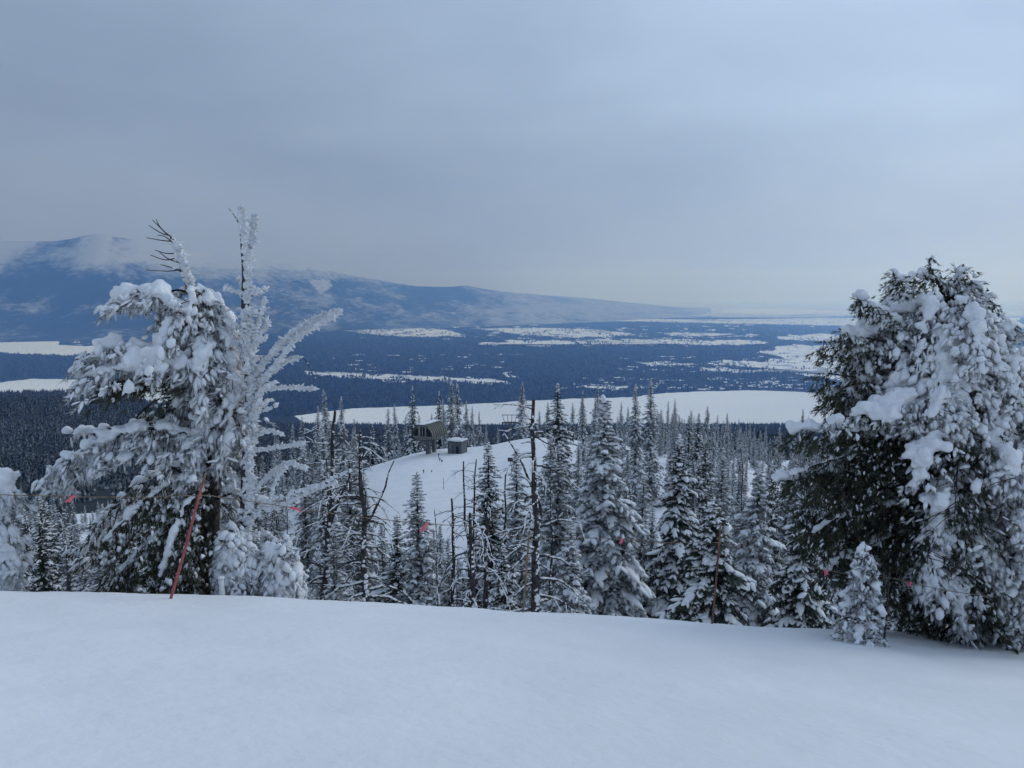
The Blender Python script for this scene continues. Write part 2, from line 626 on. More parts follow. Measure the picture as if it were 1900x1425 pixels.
def H(x, y):
    x, y = np.asarray(x, float), np.asarray(y, float)
    yy = np.maximum(y, 6.0)
    u = np.clip(x / yy, UU[0], UU[-1])
    fi = np.clip((u - UU[0]) / (UU[1] - UU[0]), 0, len(UU) - 1.001)
    fj = np.clip((np.log(yy) - LY[0]) / (LY[1] - LY[0]), 0, len(LY) - 1.001)
    i, j = fi.astype(int), fj.astype(int)
    a, b = fi - i, fj - j
    z = (ZT[i, j] * (1 - a) * (1 - b) + ZT[i + 1, j] * a * (1 - b) + ZT[i, j + 1] * (1 - a) * b + ZT[i + 1, j + 1] * a * b)
    w = np.clip((y - 7.0) / 2.0, 0, 1)
    w = w * w * (3 - 2 * w)
    z = plane_z(x, y) * (1 - w) + z * w
    r = np.hypot(x, y)
    und = 0.10 * (fbm(x * .22, y * .22, 5, 2) - .5) * np.clip(r / 5, 0, 1)
    und += 0.06 * (fbm(x * 1.4 + 3, y * 1.4, 8, 4) - .5) * np.clip((r - 3) / 4, 0, 1)
    und += .05 * (fbm(x * .35 + y * .1, y * 2.2 - x * .3, 9, 3) - .5) * np.clip((r - 3) / 4, 0, 1) * np.clip((60 - r) / 30, 0, 1)
    und += np.clip((r - 40) / 200, 0, 1) * 6.0 * (fbm(x * .02, y * .02, 21, 3) - .5) * np.clip((r - 260) / 200, 0, 1)
    und += np.clip((r - 600) / 1500, 0, 1) * 40.0 * (fbm(x * .002, y * .002, 31, 4) - .5) * np.clip((4300 - r) / 1500, 0, 1)
    return z + und


# ski slope: the snow we stand on, over the crest and down to the knoll
b = Buf()
az = np.concatenate([np.linspace(-math.pi, -.80, 40)[:-1], np.linspace(-.80, .80, 320), np.linspace(.80, math.pi, 40)[1:]])
rr = np.concatenate([np.linspace(.3, 4, 10)[:-1], np.geomspace(4, 34, 110)[:-1], np.geomspace(34, 420, 80)])
A, R_ = np.meshgrid(az, rr, indexing='ij')
X, Y = np.sin(A) * R_, np.cos(A) * R_
Z = np.where(Y > -1, H(X, Y), -1.65 - .288 * np.maximum(Y, -220) - .0954 * np.clip(X, -250, 250))
side_w = np.clip((np.abs(A) - 0.85) / 0.5, 0, 1)
Z = Z * (1 - side_w) + side_w * (-1.65 - .288 * np.clip(Y, -220, 60) - .0954 * np.clip(X, -250, 250) - np.maximum(Y - 10, 0) * .1)
Zs = Z.copy()
b.add(np.stack([X, Y, Z], -1), grid_faces(*X.shape))
tag(link('ski_slope', b.mesh('ski_slope', M['slope'])), kind='structure')

# wooded mountainside below, down to the lake
b = Buf()
u = np.linspace(-1.25, 1.25, 300)
yy = np.geomspace(300, 5150, 180)
U_, Y = np.meshgrid(u, yy, indexing='ij')
X = U_ * Y
Z = H(X, Y) - np.clip((420 - np.hypot(X, Y)) / 60, 0, 1) * 1.2
sn = 0.12 + .35 * (fbm(X * .006, Y * .006, 41, 3) - .5)
b.add(np.stack([X, Y, Z], -1), grid_faces(*X.shape))
tag(link('mountainside', b.mesh('mountainside', M['mountainside'], attr=sn.ravel())), kind='structure')

# valley floor to the horizon
b = Buf()
u = np.concatenate([np.linspace(-2.2, -.75, 12)[:-1], np.linspace(-.75, .75, 200), np.linspace(.75, 2.2, 12)[1:]])
yy = np.geomspace(3600, 62000, 130)
U_, Y = np.meshgrid(u, yy, indexing='ij')
X = np.clip(U_ * Y, -64000, 64000)
Z = np.full_like(X, -702.0)
sn = -.16 + .42 * (fbm(X * .0006, Y * .0004, 51, 4) - .5) + np.clip((Y - 14000) / 13000, 0, 1.1) * np.clip((U_ + .15) / .3, 0, 1)  # far right: snowy plain, with the mist over it painted in as white
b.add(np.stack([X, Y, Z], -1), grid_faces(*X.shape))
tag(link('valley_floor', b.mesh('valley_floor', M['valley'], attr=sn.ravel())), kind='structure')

# mountain range on the far side, left
RIDGE = [(-700, 470, 640), (-300, 455, 640), (0, 447, 636), (100, 446, 634), (200, 436, 632), (300, 452, 628), (420, 474, 622), (520, 488, 618), (575, 491, 616), (640, 508, 614),
         (700, 519, 612), (780, 529, 610), (860, 530, 607), (940, 543, 604), (1020, 549, 601), (1100, 555, 598), (1200, 565, 594), (1290, 574, 590), (1370, 582, 586)]
b = Buf()
rp = np.array([r[0] for r in RIDGE], float)
pxs = np.linspace(-700, 1370, 460)
crest_py = pchip(rp, [r[1] for r in RIDGE], pxs)
foot_py = pchip(rp, [r[2] for r in RIDGE], pxs)
V, S_ = [], []
nt_ = 110
for k, p in enumerate(pxs):
    foot = on_plane(p, foot_py[k], -702)
    yf = foot[1]
    yc = yf * 1.36
    zc_ = at(p, crest_py[k], yc)[2]
    uu = (p - 950) / F
    t = np.concatenate([np.linspace(0, 1, 95), np.linspace(1, 1.7, nt_ - 94)[1:]])
    yv = yf + (yc - yf) * t
    prof = np.where(t < 1, .32 * t + .68 * t ** 1.7, 1 - 1.2 * (t - 1) ** 1.2)
    zv = -704 + (zc_ + 704) * prof
    xv = uu * yv * 1.012
    n1 = fbm(xv * .00055 + 4, yv * .00030, 61, 5) - .5
    n2 = fbm(xv * .003, yv * .0016, 66, 4) - .5
    env = np.clip(t * 3.0, 0, 1) * np.clip((zc_ + 704) / 900, .15, 1)
    zv = zv + env * (n1 * 430 * np.clip(1.25 - t, .12, 1) + n2 * 120 * np.clip(1.3 - t, .55, 1))
    V.append(np.stack([xv, yv, zv], -1))
    s = .02 + .45 * n1 + .6 * n2 + .20 * np.clip((p - 550) / 450, 0, 1) + .18 * np.clip((p - 950) / 300, 0, 1)  # last two terms: haze fade painted as paleness toward the right end
    s = s + np.clip((zv - 200) / 750, 0, .6) * (.1 + 1.8 * fbm(xv * .0016, yv * .0011, 68, 4)) + .22 * np.exp(-((t - .42 + .10 * (p / 400 - .5)) / .06) ** 2) * (p < 520)  # whiter with height: summit snow plus low cloud painted into the colour
    s = np.where((s > .35) & (zv < 480), .35, s)
    S_.append(s)
V = np.array(V)
S_ = np.array(S_)
# the wedge shaped clear-cut
qx, qy = proj(V.reshape(-1, 3))


def inside(poly, x, y):
    poly = np.asarray(poly, float)
    c = np.zeros(x.shape, bool)
    j = len(poly) - 1
    for i in range(len(poly)):
        xi, yi, xj, yj = poly[i, 0], poly[i, 1], poly[j, 0], poly[j, 1]
        with np.errstate(divide='ignore', invalid='ignore'):
            c ^= ((yi > y) != (yj > y)) & (x < (xj - xi) * (y - yi) / (yj - yi + 1e-12) + xi)
        j = i
    return c


front = (np.arange(V.shape[1]) < 95)[None, :].repeat(V.shape[0], 0).ravel()
S_ = np.where(inside([(572, 521), (584, 519), (612, 520), (617, 531), (597, 545), (588, 538)], qx, qy) & front, .42, S_.ravel())
b.add(V, grid_faces(*V.shape[:2]))
tag(link('mountain_range', b.mesh('mountain_range', M['range'], attr=S_)), kind='structure')


# frozen lake arms and snowy fields on the valley floor
def sheet(name, poly, z, mat, jit=1.0, seed=0, step=4.0):
    r = np.random.default_rng(seed)
    pts = []
    n = len(poly)
    for i in range(n):
        a, c = np.array(poly[i], float), np.array(poly[(i + 1) % n], float)
        L = np.linalg.norm(c - a)
        k = max(1, int(L / step))
        for j in range(k):
            p = a + (c - a) * j / k
            nz_ = fbm(np.array([p[0] * .05 + seed * 7.7]), np.array([p[1] * .25]), seed, 3)[0] - .5
            jy = float(np.clip((p[1] - 572) / 60, .02, 1))
            p = p + np.array([r.normal() * 2.5 + nz_ * 40, (r.normal() * .5 + nz_ * 9) * jy]) * jit
            pts.append(on_plane(p[0], p[1], z))
    me = bpy.data.meshes.new(name)
    me.from_pydata([tuple(p) for p in pts], [], [list(range(len(pts)))])
    me.materials.append(mat)
    o = link(name, me)
    tag(o, kind='structure')
    return o


LAKES = [
    [(590, 800), (545, 772), (600, 765), (650, 758), (760, 754), (850, 751), (960, 745), (1080, 739), (1170, 737), (1230, 730), (1300, 726), (1400, 724), (1500, 728), (1600, 734), (1700, 740), (1800, 752), (1900, 770), (1900, 800), (1600, 806), (1200, 806), (800, 806)],
    [(-260, 700), (-120, 706), (0, 710), (60, 703), (140, 704), (230, 708), (330, 708), (400, 716), (380, 740), (280, 752), (200, 757), (100, 760), (0, 766), (-200, 775)],
    [(-300, 612), (-100, 617), (40, 619), (75, 621), (82, 628), (110, 629), (110, 640), (160, 642), (230, 640), (245, 648), (215, 657), (120, 660), (50, 657), (0, 655), (-150, 660), (-300, 658)],
]
for i, pl in enumerate(LAKES):
    sheet('frozen_lake', pl, LAKE_Z, M['lake'], .22, 100 + i)
MEADOWS = [
    [(556, 690), (620, 690), (700, 693), (760, 696), (830, 699), (900, 702), (944, 707), (940, 712), (870, 711), (800, 708), (730, 709), (640, 701), (580, 697)],
    [(628, 612), (680, 608), (740, 605), (820, 611), (860, 620), (868, 626), (830, 624), (750, 626), (690, 621)],
    [(875, 637), (960, 631), (1100, 630), (1250, 629), (1400, 632), (1440, 637), (1380, 641), (1250, 640), (1100, 641), (920, 641)],
    [(890, 611), (950, 608), (1060, 609), (1150, 616), (1190, 621), (1130, 626), (1040, 627), (980, 622), (930, 616)],
    [(965, 593), (1080, 594), (1200, 597), (1330, 600), (1540, 604), (1700, 606), (1900, 608), (1900, 590), (1540, 590), (1250, 592), (1000, 590)],
    [(1215, 616), (1330, 618), (1410, 621), (1400, 625), (1300, 626), (1240, 622)],
    [(1405, 654), (1460, 641), (1540, 638), (1700, 640), (1900, 645), (1980, 690), (1900, 716), (1700, 712), (1560, 706), (1500, 697), (1450, 690), (1380, 682), (1310, 677), (1340, 669), (1420, 671), (1450, 662)],
    [(1178, 671), (1240, 672), (1292, 676), (1280, 680), (1210, 679)],
    [(1298, 683), (1370, 684), (1450, 690), (1400, 692), (1310, 688)],
    [(1460, 622), (1560, 620), (1900, 622), (1900, 632), (1560, 634), (1440, 630)],
    [(1340, 574), (1450, 573), (1560, 575), (1700, 576), (1900, 578), (1900, 586), (1540, 585), (1380, 583), (1330, 579)],
    [(1085, 717), (1130, 715), (1170, 718), (1150, 722), (1100, 721)],
    [(940, 690), (950, 690), (951, 699), (941, 700)],
]
for i, pl in enumerate(MEADOWS):
    sheet('snow_field', pl, -699.0 + i * .6, M['meadow'], 1.0, 200 + i, 3.0)

# small clearings in the valley woods, too many to count
b = Buf()
r = np.random.default_rng(77)
cl_spots = []
for (x0, x1, y0, y1, n) in [(600, 960, 655, 692, 40), (880, 1420, 600, 628, 60), (1150, 1480, 660, 690, 45), (1030, 1500, 700, 722, 70), (1480, 1900, 600, 720, 60), (640, 900, 600, 630, 16), (120, 260, 625, 640, 10)]:
    for _ in range(n):
        px, py = r.uniform(x0, x1), r.uniform(y0, y1)
        w, h = r.uniform(3, 13), r.uniform(.5, 1.5)
        k = 9
        a = np.linspace(0, 6.283, k, endpoint=False)
        ring = [on_plane(px + math.cos(t) * w * r.uniform(.6, 1.2), py + math.sin(t) * h * r.uniform(.6, 1.2), -696.0) for t in a]
        c = on_plane(px, py, -696.0)
        b.add(np.array([c] + ring), [(0, 1 + (i + 1) % k, 1 + i) for i in range(k)])
        cl_spots.append((px, py, w, h))
tag(link('snowy_clearings', b.mesh('snowy_clearings', M['meadow'], smooth=False)), 'small snowy clearings scattered through the valley woods', 'clearing', kind='stuff')


# ------------------------------------------------------------------ woods too far off to count
def cone_forest(name, P, hgt, rad, tiers, sides, mat, label, seed):
    r = np.random.default_rng(seed)
    n = len(P)
    v_all, f_all = [], []
    base = 0
    for t in range(tiers):
        z0 = .10 + .80 * t / tiers
        z1 = min(1.0, z0 + 1.55 / tiers) if tiers > 1 else 1.0
        rt = rad * (1 - .78 * t / max(tiers, 1))
        ph = r.uniform(0, 6.28, n)
        a = ph[:, None] + np.linspace(0, 6.283, sides, endpoint=False)[None]
        rj = rt[:, None] * r.uniform(.62, 1.25, (n, sides))
        ring = np.stack([P[:, None, 0] + np.cos(a) * rj, P[:, None, 1] + np.sin(a) * rj, P[:, None, 2] + (hgt * z0)[:, None] * r.uniform(.9, 1.06, (n, sides))], -1)
        top = np.stack([P[:, 0], P[:, 1], P[:, 2] + hgt * z1], -1)[:, None]
        v = np.concatenate([ring, top], 1)
        k = np.arange(sides)
        f = np.stack([k, (k + 1) % sides, np.full(sides, sides)], -1)
        f = f[None] + (np.arange(n) * (sides + 1))[:, None, None] + base
        v_all.append(v.reshape(-1, 3))
        f_all.append(f.reshape(-1, 3))
        base += n * (sides + 1)
    bb = Buf()
    bb.add(np.concatenate(v_all), np.concatenate(f_all))
    tag(link(name, bb.mesh(name, mat, smooth=False)), label, 'forest', kind='stuff')


r = np.random.default_rng(5)
# on the slope below us, 290 m to 1.3 km
n = 14500
Yt = np.sqrt(r.uniform(290 ** 2, 1350 ** 2, n))
Xt = r.uniform(-.78, .78, n) * Yt
den = fbm(Xt * .012, Yt * .012, 91, 3)
k = den > .36
Xt, Yt = Xt[k], Yt[k]
P = np.stack([Xt, Yt, H(Xt, Yt) - .5], -1)
hg = r.uniform(8, 17, len(P)) * (0.8 + .4 * fbm(Xt * .01, Yt * .01, 95, 2))
cone_forest('slope_forest', P, hg, hg * r.uniform(.14, .22, len(P)), 4, 6, M['slope_tree'], 'snow dusted conifer forest covering the slope below the knoll', 1)
n = 42000
Yt = np.sqrt(r.uniform(1300 ** 2, 4500 ** 2, n))
Xt = r.uniform(-.75, .75, n) * Yt
den = fbm(Xt * .006, Yt * .006, 92, 3)
k = den > .33
Xt, Yt = Xt[k], Yt[k]
P = np.stack([Xt, Yt, H(Xt, Yt) - .5], -1)
k = P[:, 2] > -699
P = P[k]
hg = r.uniform(12, 24, len(P))
cone_forest('lower_slope_forest', P, hg, hg * r.uniform(.17, .26, len(P)), 1, 4, M['slope_tree'], 'dark conifer forest on the lower slopes above the lake', 2)
n = 96000
Yt = np.exp(r.uniform(math.log(4400), math.log(21000), n))
Xt = r.uniform(-.74, .74, n) * Yt
P = np.stack([Xt, Yt, np.full(n, -702.0)], -1)
qx, qy = proj(P)
ok = np.ones(n, bool)
for pl in LAKES:
    ok &= ~inside(pl, qx, qy)
sparse = r.uniform(size=n) < np.where(fbm(P[:, 0] * .004, P[:, 1] * .0012, 97, 3) > .52, .65, .04)
for pl in MEADOWS:
    ok &= ~inside(pl, qx, qy) | sparse
fy = pchip(rp, [q[2] for q in RIDGE], np.clip(qx, -700, 1370))
ok &= (qy > fy + 1) | (qx > 1370)
thin = np.clip((qx - 1380) / 150, 0, 1) * .72
ok &= r.uniform(size=n) > thin
P = P[ok]
hg = r.uniform(14, 26, len(P))
cone_forest('valley_forest', P, hg, hg * r.uniform(.26, .42, len(P)) * (1 + P[:, 1] / 16000), 1, 4, M['valley_tree'], 'blue hazed conifer forest across the valley floor', 3)

# houses of the lakeside town
hb, hr = Buf(), Buf()
box(hb, (0, 0, 2.5), (11, 15, 5))
hr.add([(-6.2, -8.2, 4.8), (6.2, -8.2, 4.8), (-6.2, 8.2, 4.8), (6.2, 8.2, 4.8), (0, -8.2, 9.4), (0, 8.2, 9.4)],
       [(0, 1, 4), (3, 2, 5), (0, 4, 5), (0, 5, 2), (1, 3, 5), (1, 5, 4), (0, 2, 3), (0, 3, 1)])
hbm, hrm = hb.mesh('house_wall', M['house'], False), hr.mesh('house_roof', M['lake'], False)
r = np.random.default_rng(15)
for i in range(64):
    if i < 40:
        px = r.normal(1400, 42)
        py = r.uniform(709, 722)
    else:
        px = r.uniform(1080, 1380)
        py = 724 - (px - 1080) * .004 + r.normal() * 3
    p = on_plane(px, py, -702)
    o = link('house', None, None, p)
    o.rotation_euler.z = r.uniform(0, 3.14)
    s = r.uniform(1.0, 1.9)
    o.scale = (s, s, s)
    tag(o, 'tiny snow roofed house in the town along the far lake shore', 'house', 'houses of the lakeside town')
    link('wall', hbm, o)
    link('roof', hrm, o)


# ------------------------------------------------------------------ firs
def fir_proto(seed, Hh, R, nbr, snow=.75, thick=1.0, droop=.35, base=.03, power=.85, ragged=.25, cap=0.0, tw=4, bare=0.0, mat='needle'):
    r = np.random.default_rng(seed)
    wood, nee, sno = Buf(), Buf(), Buf()
    lean = r.normal(size=2) * .012
    zz = np.linspace(0, Hh, 9)
    ax = np.stack([lean[0] * zz + .02 * np.sin(zz * .7), lean[1] * zz, zz], -1)
    tube(wood, ax, .016 * Hh * np.linspace(1, .06, 9), 7)
    O, D, L = [], [], []
    SO, SD, SL, ST = [], [], [], []
    lobes = r.uniform(0, 6.28, 4)
    for w in range(nbr):
        fz = base + (.99 - base) * ((w + r.uniform(0, 1)) / nbr) ** .88
        z = fz * Hh
        a = w * 2.39996 + r.normal() * .35
        lump = 1 + ragged * (.7 * math.sin(fz * 31 + lobes[0]) * math.cos(a + lobes[1]) + .5 * math.sin(fz * 14 + lobes[2] + 2 * a))
        Lb = R * (1 - fz) ** power * lump * r.uniform(1 - ragged * 1.2, 1 + ragged * .5)
        Lb = max(Lb, .10 * R * (1 - fz) ** .3 + .07)
        out = np.array([math.cos(a), math.sin(a), 0])
        p0 = np.array([np.interp(z, zz, ax[:, 0]), np.interp(z, zz, ax[:, 1]), z])
        rise = .55 * fz ** 2.5 - .08
        dr = droop * r.uniform(.6, 1.5) * (1 - .6 * fz)
        ts = np.linspace(0, 1, tw + 1)
        sp = p0[None] + out[None] * (Lb * ts)[:, None] + np.array([0, 0, 1])[None] * (Lb * (rise * ts - dr * ts ** 2))[:, None]
        wp = sp[::2] if tw > 1 else sp
        tube(wood, wp, np.linspace(.010 * Lb + .005, .004, len(wp)), 3, cap=False)
        if r.uniform() < bare:
            continue
        heavy = r.uniform() < snow
        for i in range(1, tw + 1):
            t = ts[i]
            tang = unit(sp[i] - sp[i - 1])
            for s in (-1, 1):
                sidev = np.array([-out[1], out[0], 0]) * s
                d = unit(tang * .75 + sidev * r.uniform(.55, 1.0) + np.array([0, 0, -.25 * r.uniform(.2, 1.8)]))
                ln = Lb * (.52 - .26 * t) * r.uniform(.7, 1.3) + .07
                O.append(sp[i]), D.append(d), L.append(ln)
                if (heavy and r.uniform() < .80) or r.uniform() < snow * .22:
                    SO.append(sp[i] + np.array([0, 0, .015])), SD.append(d), SL.append(ln * r.uniform(.6, 1.05)), ST.append(thick * r.uniform(.5, 1.4))
            if i == tw:
                O.append(sp[i]), D.append(tang), L.append(Lb * .26 + .08)
        O.append(p0), D.append(out + np.array([0, 0, -.35])), L.append(min(Lb * .7, .55))
        if heavy:
            i0 = r.integers(1, max(tw, 2))
            SO.append(sp[i0]), SD.append(sp[min(i0 + 2, tw)] - sp[i0 - 1]), SL.append(Lb * r.uniform(.4, .75)), ST.append(thick * r.uniform(.7, 1.5))
    O, D, L = np.array(O), np.array(D), np.array(L)
    sc3 = np.stack([L, L * r.uniform(.9, 1.4, len(L)), L * r.uniform(.9, 1.5, len(L))], -1)
    stamp(nee, TWIG, TWIG_F, O, frames(D), sc3, r)
    SO, SD, SL, ST = np.array(SO), np.array(SD), np.array(SL), np.array(ST)
    sc3 = np.stack([SL, SL * r.uniform(.7, 1.3, len(SL)), np.minimum(SL * .85, .26) * ST], -1)
    stamp(sno, PAD, PAD_F, SO, frames(SD), sc3, r)
    nt = 9          # rime on the leader
    zz2 = Hh * np.linspace(.955, 1.0, nt)
    c = np.stack([np.interp(zz2, zz, ax[:, 0]), np.interp(zz2, zz, ax[:, 1]), zz2], -1)
    stamp(sno, LUMP1, LUMP1_F, c + r.normal(size=(nt, 3)) * .02 * R, frames(r.normal(size=(nt, 3))), np.linspace(.055 * R, .022 * R, nt)[:, None] * r.uniform(.7, 1.4, (nt, 3)), r)
    if cap:
        k = 9
        c2 = np.array([-.22 * R, -.25 * R, Hh * .86]) + r.normal(size=(k, 3)) * np.array([.16, .16, .07]) * R * cap
        stamp(sno, LUMP1, LUMP1_F, c2, np.repeat(np.eye(3)[None], k, 0), r.uniform(.10, .2, (k, 1)) * R * cap * np.array([1.3, 1.3, .8]), r)
    return wood.mesh('trunk', M['bark']), nee.mesh('crown', M[mat], False), sno.mesh('snow_load', M['tree_snow']), Hh


ROOT_OF = {}


def place_tree(proto, x, y, h, rot, name, label, group=None, wscale=1.0, sink=.25, cat='tree'):
    tr, cr, sn_, Hh = proto
    z = float(H(x, y)) - sink
    o = link(name, None, None, (x, y, z))
    s = h / Hh
    o.scale = (s * wscale, s * wscale, s)
    o.rotation_euler = (0, 0, rot)
    ROOT_OF.setdefault(tr.name, o)
    link('trunk', tr, o)
    tag(link('crown', cr, o), kind='stuff')
    if sn_ is not None:
        tag(link('snow_load', sn_, o), kind='stuff')
    tag(o, label, cat, group)
    return o


# detailed firs for the nearer stand, slimmer lighter ones for farther off
NEAR = [fir_proto(1, 10, 2.5, 300, .92, 1.1, .50, power=.95, ragged=.34, mat='needle_frost'),
        fir_proto(2, 10, 2.2, 280, .80, 1.0, .55, power=.80, ragged=.40),
        fir_proto(3, 8, 2.2, 230, .76, 1.2, .60, power=.75, ragged=.35, cap=.5),
        fir_proto(4, 9, 2.0, 260, .86, 1.15, .50, power=.85, ragged=.38, mat='needle_frost')]
SPIRE = [fir_proto(11, 12, 1.35, 270, .60, .9, .50, power=.70, ragged=.36, tw=2, mat='needle_frost'),
         fir_proto(12, 12, 1.6, 270, .58, .9, .55, power=.78, ragged=.40, tw=2, mat='needle_frost'),
         fir_proto(13, 12, 1.15, 250, .68, .95, .45, power=.62, ragged=.40, tw=2, mat='needle_frost'),
         fir_proto(14, 12, 1.8, 280, .62, .95, .60, power=.80, ragged=.45, tw=2),
         fir_proto(15, 12, 1.5, 230, .52, .85, .55, base=.14, power=.65, ragged=.50, tw=2, bare=.15, mat='needle_frost')]


def fir_at(px, pytop, Yd, proto, name, label, group=None, wscale=1.0, rot=None, sink=.25):
    top = at(px, pytop, Yd)
    g = float(H(top[0], Yd)) - sink
    return place_tree(proto, top[0], Yd, top[2] - g, rng.uniform(0, 6.28) if rot is None else rot, name, label, group, wscale, sink)


# single firs that stand out
fir_at(1125, 738, 34, NEAR[0], 'fir_tree', 'tallest snow laden fir right of the picture centre, broad and conical', wscale=.92)
fir_at(1262, 808, 37, NEAR[1], 'fir_tree', 'dark tiered snow laden fir just right of the tallest centre fir', wscale=.80)
fir_at(1338, 930, 24, NEAR[2], 'fir_tree', 'short broad fir wearing a thick snow cap behind the thin red pole', wscale=.95)
fir_at(1412, 858, 29, NEAR[3], 'fir_tree', 'slender white plastered fir left of the big snow draped right tree', wscale=.80)
fir_at(1492, 902, 25, NEAR[1], 'fir_tree', 'snow laden fir half hidden behind the dark left boughs of the big right tree', wscale=.85)
fir_at(1190, 878, 46, SPIRE[2], 'fir_tree', 'slim young fir standing before the narrow snow gap right of the tallest centre fir', wscale=1.1)
fir_at(1213, 935, 44, SPIRE[0], 'fir_tree', 'small thin fir at the right edge of the narrow snow gap', wscale=.9)
fir_at(778, 878, 30, SPIRE[0], 'fir_tree', 'dark upright fir standing alone in front of the open glade', wscale=1.25)
fir_at(735, 955, 33, SPIRE[3], 'fir_tree', 'shorter dark fir directly left of the upright glade fir', wscale=1.1)
fir_at(912, 822, 62, SPIRE[3], 'fir_tree', 'shaggy frosted fir at the right edge of the open glade', wscale=1.1)
fir_at(962, 832, 56, SPIRE[1], 'fir_tree', 'frosted fir directly left of the thick black dead trunk', wscale=1.1)
fir_at(1038, 712, 118, SPIRE[3], 'fir_tree', 'tall dark fir right of the thick black dead trunk, reaching above the lake', wscale=1.1)
fir_at(968, 709, 236, SPIRE[0], 'fir_tree', 'tall spire fir beside the lift tower on the knoll', wscale=1.1)
fir_at(1182, 712, 112, SPIRE[1], 'fir_tree', 'left one of the two tall spire firs rising over the lake', wscale=.9)
fir_at(1211, 703, 116, SPIRE[0], 'fir_tree', 'right and taller one of the two tall spire firs rising over the lake', wscale=.95)
fir_at(1060, 965, 23, NEAR[3], 'fir_tree', 'short snow plastered fir between the black dead trunk and the tallest centre fir', wscale=.8)
fir_at(935, 1010, 23, NEAR[1], 'fir_tree', 'low snowy fir at the foot of the thick black dead trunk, left side', wscale=.9)

KEEP = [[(694, 866), (745, 834), (850, 846), (980, 808), (996, 830), (935, 850), (888, 905), (880, 955), (835, 980), (700, 985)],
        [(1168, 905), (1222, 880), (1228, 1000), (1180, 1010)],
        [(700, 985), (722, 985), (718, 1095), (700, 1095)], [(848, 1000), (868, 1000), (868, 1090), (848, 1090)], [(886, 1000), (900, 1000), (900, 1080), (886, 1080)]]


def blocks(px, ptop, pbase, w):
    ys = np.linspace(ptop, min(pbase, 1100), 14)
    for fx in (-.7, -.3, 0, .3, .7):
        xs = px + fx * w * (ys - ptop) / max(pbase - ptop, 1)
        for pl in KEEP:
            if inside(pl, xs, ys).any():
                return True
    return False


SKY_PX = [-100, 0, 100, 180, 300, 420, 500, 560, 610, 640, 700, 760, 1000, 1060, 1150, 1300, 1400, 1500, 1700, 2000]
SKY_PY = [915, 905, 880, 905, 880, 850, 800, 770, 745, 770, 800, 880, 800, 745, 735, 760, 790, 800, 800, 800]


def scatter(n, px0, px1, y0, y1, below, name, label, group, protos, seed, hmin=5, hmax=15, tries=4000, sep=2.2):
    r = np.random.default_rng(seed)
    done, pos = 0, []
    for _ in range(tries):
        if done >= n:
            break
        Yd = math.exp(r.uniform(math.log(y0), math.log(y1)))
        px = r.uniform(px0, px1)
        pt = np.interp(px, SKY_PX, SKY_PY) + r.uniform(*below)
        top = at(px, pt, Yd)
        g = float(H(top[0], Yd))
        h = top[2] - g
        if not hmin < h < hmax:
            continue
        if any((top[0] - q[0]) ** 2 + (Yd - q[1]) ** 2 < (sep * (1 + Yd / 120)) ** 2 for q in pos):
            continue
        bx, by = proj((top[0], Yd, g))
        if Yd < 225 and blocks(px, pt, by[0], .13 * h * F / Yd):
            continue
        pos.append((top[0], Yd))
        place_tree(protos[r.integers(0, len(protos))], top[0], Yd, h, r.uniform(0, 6.28), name, label, group, r.uniform(.75, 1.15))
        done += 1
    return done


cnt = []
cnt.append(scatter(58, -60, 560, 40, 190, (0, 130), 'fir_tree', 'snow dusted fir in the dense dark stand behind the two wind battered left trees', 'firs of the left stand', SPIRE, 31, 5, 18, sep=1.7))
cnt.append(scatter(24, -40, 400, 17, 40, (10, 120), 'fir_tree', 'dark fir close behind the crest under the left wind battered conifer', 'firs close behind the left crest', [SPIRE[0], SPIRE[1], SPIRE[3]], 37, 3.5, 12, sep=1.1))
cnt.append(scatter(26, 560, 705, 34, 205, (0, 150), 'fir_tree', 'frosted fir in the stand between the rimed left snag and the open glade', 'firs left of the glade', SPIRE, 32, 5, 17))
cnt.append(scatter(24, 1010, 1180, 40, 200, (-10, 130), 'fir_tree', 'frosted fir in the crowded stand behind the tallest centre fir', 'firs behind the tallest centre fir', SPIRE, 33, 5, 18))
cnt.append(scatter(46, 1230, 1620, 40, 130, (20, 130), 'fir_tree', 'snow dusted fir in the dense stand left of and behind the big right tree', 'firs of the right stand', SPIRE, 34, 5, 18))
cnt.append(scatter(24, 1215, 1560, 130, 235, (-5, 45), 'fir_tree', 'snow dusted fir farther back in the right stand, its tip against the lake or woods', 'farther firs of the right stand', SPIRE, 38, 6, 20))
cnt.append(scatter(8, 1700, 1960, 30, 160, (60, 180), 'fir_tree', 'fir glimpsed behind the big snow draped right tree', 'firs behind the right tree', SPIRE, 35, 5, 18))
cnt.append(scatter(16, 560, 1000, 21, 30, (200, 330), 'fir_tree', 'low snow laden fir among the bare trunks just over the crest', 'low firs over the crest', SPIRE + NEAR[1:2], 36, 2, 8, sep=1.2))
r = np.random.default_rng(72)
for px in (712, 728, 745, 762, 806, 818, 830, 845, 858, 872, 890, 908, 918, 928, 946, 955):
    fir_at(px + r.normal() * 3, 985 + r.uniform(-18, 60), r.uniform(46, 98), SPIRE[r.integers(0, 5)], 'fir_tree', 'young frosted fir on the slope at the lower end of the glade', 'young firs below the glade', wscale=r.uniform(.8, 1.1))
